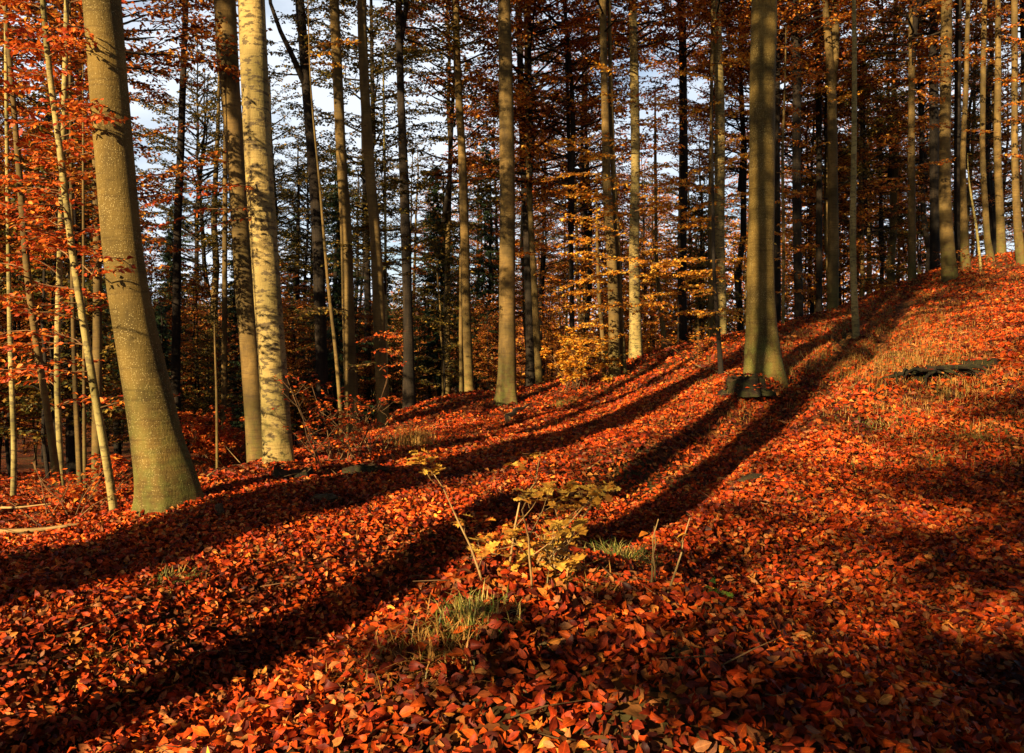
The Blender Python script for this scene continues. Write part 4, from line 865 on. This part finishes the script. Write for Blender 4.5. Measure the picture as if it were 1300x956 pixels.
# hollowed bank on the right: overhanging root plate with a log
def root_plate():
    g = ground_at(1185, 488); ro = root('root_plate', g, 'dark upturned root plate hollowed out under the right bank', 'root plate')
    r_ = np.random.default_rng(4); tb = Tubes()
    for i in range(26):
        a = np.array([r_.uniform(-.45,.6), r_.uniform(.0,.25), r_.uniform(.05,.22)]); d = np.array([r_.normal(0,.25), -r_.uniform(.1,.3), -r_.uniform(.02,.25)])
        tb.add(np.array([a, a+d*.5+[0,0,.04], a+d]), [.022,.015,.006], 6)
    tb.add(np.array([[-.6,.1,.06],[-.2,.05,.17],[.2,.1,.20],[.6,.2,.22],[1.0,.3,.2]]), [.015,.03,.035,.03,.012], 10)
    obj('roots', tb.mesh('roots', M['stump']), ro)
    import bmesh
    from mathutils import noise, Vector
    bm = bmesh.new(); bmesh.ops.create_icosphere(bm, subdivisions=5, radius=1)
    for v in bm.verts:
        v.co *= 1+.8*noise.fractal(v.co*2.6, .9, 2, 5); v.co.x *= .30; v.co.y *= .14; v.co.z *= .09
    me = bpy.data.meshes.new('soil'); bm.to_mesh(me); bm.free(); me.materials.append(M['stump']); obj('soil', me, ro, (.05,.28,.05))
    settled(ro, np.stack([r_.uniform(-.5,.8,120), r_.uniform(-.15,.5,120), r_.uniform(.06,.24,120)], -1), r_)
root_plate()
def log(px0, py0, px1, py1, rad, label):
    a = ground_at(px0, py0); b = ground_at(px1, py1); ro = root('mossy_log', a, label, 'log'); t = np.linspace(0, 1, 10); pts = (b-a)*t[:,None]; pts[:,2] = H(a[0]+pts[:,0], a[1]+pts[:,1])-a[2]+rad*.6
    tb = Tubes(); tb.add(pts, rad*(1+.1*np.sin(t*9)), 14, fn=lambda R0, th, pp: R0*(1+.08*np.sin(4*th[None])+.06*np.sin(7*th[None]+pp[:,0:1]*12)))
    obj('bark', tb.mesh('bark', M['stump']), ro)
    r_ = np.random.default_rng(2); k = 50; i = r_.integers(0, 10, k); settled(ro, pts[i]+np.stack([r_.normal(0,.05,k), r_.normal(0,.05,k), np.full(k, rad*.95)], -1), r_)
log(1222, 468, 1268, 466, .07, 'short dark mossy log lying above the hollowed bank')

# ---- plants: twigs, seedlings, shrubs
def plant(name, px, py, label, cat_, stems, leafm, leaf, nleaf, seed, bark='twig', templ=None, spread=.25, hgt=.5, fine=True, side=3, group=None, rad=.006, clump=0):
    g = ground_at(px, py); r_ = np.random.default_rng(seed); tb = Tubes(); PP, DD, UU, SS = [], [], [], []
    for s in range(stems):
        a = r_.uniform(0, 6.28); p = np.array([r_.normal(0, spread*.25), r_.normal(0, spread*.25), -.03]); h = hgt*r_.uniform(.55, 1.05)
        t = np.linspace(0, 1, 6); d = np.array([math.cos(a), math.sin(a)])*spread*r_.uniform(.4, 1.1)
        pts = p+np.stack([d[0]*t**1.3, d[1]*t**1.3, h*t], -1)+r_.normal(0, .03*h, (6,3))*t[:,None]
        tb.add(pts, rad*(1-.75*t)+.0006, 5)
        ends = [pts[-1]]
        for k in range(side):
            f = r_.uniform(.3, .95); q = pts[int(f*5)]; a2 = r_.uniform(0, 6.28); e = q+np.array([math.cos(a2), math.sin(a2), r_.uniform(.2, 1.3)])*h*r_.uniform(.12, .34)
            tb.add(np.array([q, (q+e)/2+r_.normal(0, .01, 3), e]), [rad*.45, rad*.3, .0007], 4); ends.append(e)
            if r_.random() < .6:
                e2 = (q+e)/2+np.array([r_.normal(), r_.normal(), 1])*h*.1; tb.add(np.array([(q+e)/2, e2]), [rad*.25, .0006], 3); ends.append(e2)
        for e in ends:
            k = r_.poisson(nleaf/len(ends))
            if clump and k: k = max(k, clump)
            for _ in range(k):
                a3 = r_.uniform(0, 6.28); PP.append(e+r_.normal(0, leaf*.25, 3)); DD.append([math.cos(a3), math.sin(a3), r_.uniform(-.5, .35)]); UU.append([r_.normal(0,.35), r_.normal(0,.35), 1]); SS.append(leaf*r_.uniform(.65, 1.15))
    ro = root(name, g, label, cat_, group)
    obj('stems', tb.mesh('stems', M[bark]), ro)
    if PP:
        PP, DD, UU, SS = map(np.array, (PP, DD, UU, SS))
        if templ == 'oak': me = shaped('foliage', PP, DD, UU, SS, O_T, O_F, M[leafm], np.stack([np.abs(r_.normal(0,.3,len(PP))), r_.normal(0,.4,len(PP))], -1))
        else: me = leaves('foliage', PP, DD, UU, SS, M[leafm], fine=fine, r=r_)
        obj('foliage', me, ro)
    return ro
sd_ = 'oak seedlings on the small mound'
plant('oak_seedling', 645, 740, 'tallest oak seedling on the mound, topped with yellow lobed leaves', 'seedling', 6, 'yellow', .062, 44, 151, bark='drystick', templ='oak', spread=.34, hgt=.60, group=sd_, clump=2)
plant('oak_seedling', 705, 745, 'forked seedling with few yellow leaves and bare upper twigs, right on the mound', 'seedling', 4, 'yellow', .08, 18, 52, bark='drystick', templ='oak', spread=.14, hgt=.5, group=sd_, side=5)
plant('oak_seedling', 632, 720, 'shorter orange leaved seedling at the left of the mound', 'seedling', 4, 'orange', .08, 18, 53, bark='twig', templ='oak', spread=.2, hgt=.34, group=sd_)
plant('oak_seedling', 598, 722, 'smallest seedling with orange tips at the left edge of the mound', 'seedling', 2, 'orange', .06, 4, 54, bark='drystick', templ='oak', spread=.1, hgt=.22, group=sd_)
plant('oak_seedling', 762, 712, 'low seedling with one flat spray of yellow leaves over the shaded hollow', 'seedling', 1, 'yellow', .075, 9, 55, bark='twig', templ='oak', spread=.05, hgt=.16, group=sd_, clump=3)
plant('bare_twig', 832, 760, 'bare forked twig standing in front of the shaded hollow', 'twig', 3, 'orange', .06, 1, 56, bark='drystick', spread=.16, hgt=.42, side=1)
plant('bare_twig', 495, 755, 'single thin bare twig rising at the left end of the mound', 'twig', 1, 'orange', .06, 0, 57, bark='drystick', spread=.06, hgt=.2, side=0, rad=.004)
plant('maple_seedling', 467, 800, 'single upright yellow leaf on a short stalk at the shadow edge', 'seedling', 1, 'yellow', .06, 3, 58, bark='drystick', templ='oak', spread=.03, hgt=.1, side=0)
plant('ground_herb', 608, 765, 'small bright green leafy herb in the lit foreground leaves', 'herb', 4, 'greenleaf', .05, 5, 59, templ='oak', spread=.08, hgt=.05, side=1, rad=.002)
plant('ground_herb', 925, 782, 'yellow green bramble leaves at the dark end of the mound', 'herb', 5, 'greenleaf', .07, 6, 60, templ='oak', spread=.14, hgt=.09, side=1, rad=.002)
plant('ground_herb', 690, 722, 'tiny green herb under the forked seedling', 'herb', 3, 'greenleaf', .04, 4, 61, templ='oak', spread=.06, hgt=.05, side=1, rad=.002)
plant('twiggy_bush', 437, 588, 'tangled twiggy bush with few small red leaves behind the low mossy stump', 'bush', 14, 'red', .055, 70, 62, bark='twig', spread=.75, hgt=1.05, side=8, rad=.009)
plant('twiggy_bush', 470, 580, 'thin bare looking bush left of the tall yellow grass', 'bush', 7, 'red', .045, 6, 63, bark='drystick', spread=.45, hgt=.7, side=6, rad=.006)
plant('beech_shrub', 275, 600, 'dense red leaved shrub filling the gap between the massive and the pale trunk', 'shrub', 26, 'red', .075, 300, 64, spread=.95, hgt=1.35, side=9, rad=.008)
plant('beech_shrub', 305, 590, 'smaller orange red shrub at the left foot of the brightest pale trunk', 'shrub', 14, 'orange', .07, 120, 65, spread=.6, hgt=.85, side=7, rad=.007)
plant('beech_shrub', 738, 495, 'bright orange leafy shrub arching up left of the twin trunk', 'shrub', 16, 'gold', .09, 260, 66, spread=.8, hgt=1.5, side=9, rad=.012, fine=False)
plant('beech_shrub', 110, 645, 'red leaved shrub at the foot of the crooked yellow sapling', 'shrub', 9, 'red', .07, 70, 67, spread=.5, hgt=.5, side=5)
plant('beech_shrub', 885, 460, 'orange leaved shrub left of the small crooked black stem', 'shrub', 9, 'orange', .075, 40, 68, spread=.7, hgt=.8, side=6, fine=False)
plant('beech_shrub', 1215, 352, 'low reddish shrub on the crest behind the thick crest trunk', 'shrub', 9, 'rust', .09, 36, 69, spread=.9, hgt=.9, side=6, fine=False)
plant('twiggy_bush', 70, 668, 'bare brushwood arching over the pale log at the left edge', 'bush', 9, 'red', .05, 2, 70, bark='twig', spread=.5, hgt=.6, side=4, rad=.006)
plant('twiggy_bush', 1020, 468, 'few fine bare stalks in the grass right of the banded beech', 'bush', 8, 'orange', .05, 2, 71, bark='drystick', spread=.5, hgt=.35, side=2, rad=.005)

for o in bpy.data.objects:
    if 'label' in o and not 4 <= len(o['label'].split()) <= 16: print('LABEL', len(o['label'].split()), o['label'])
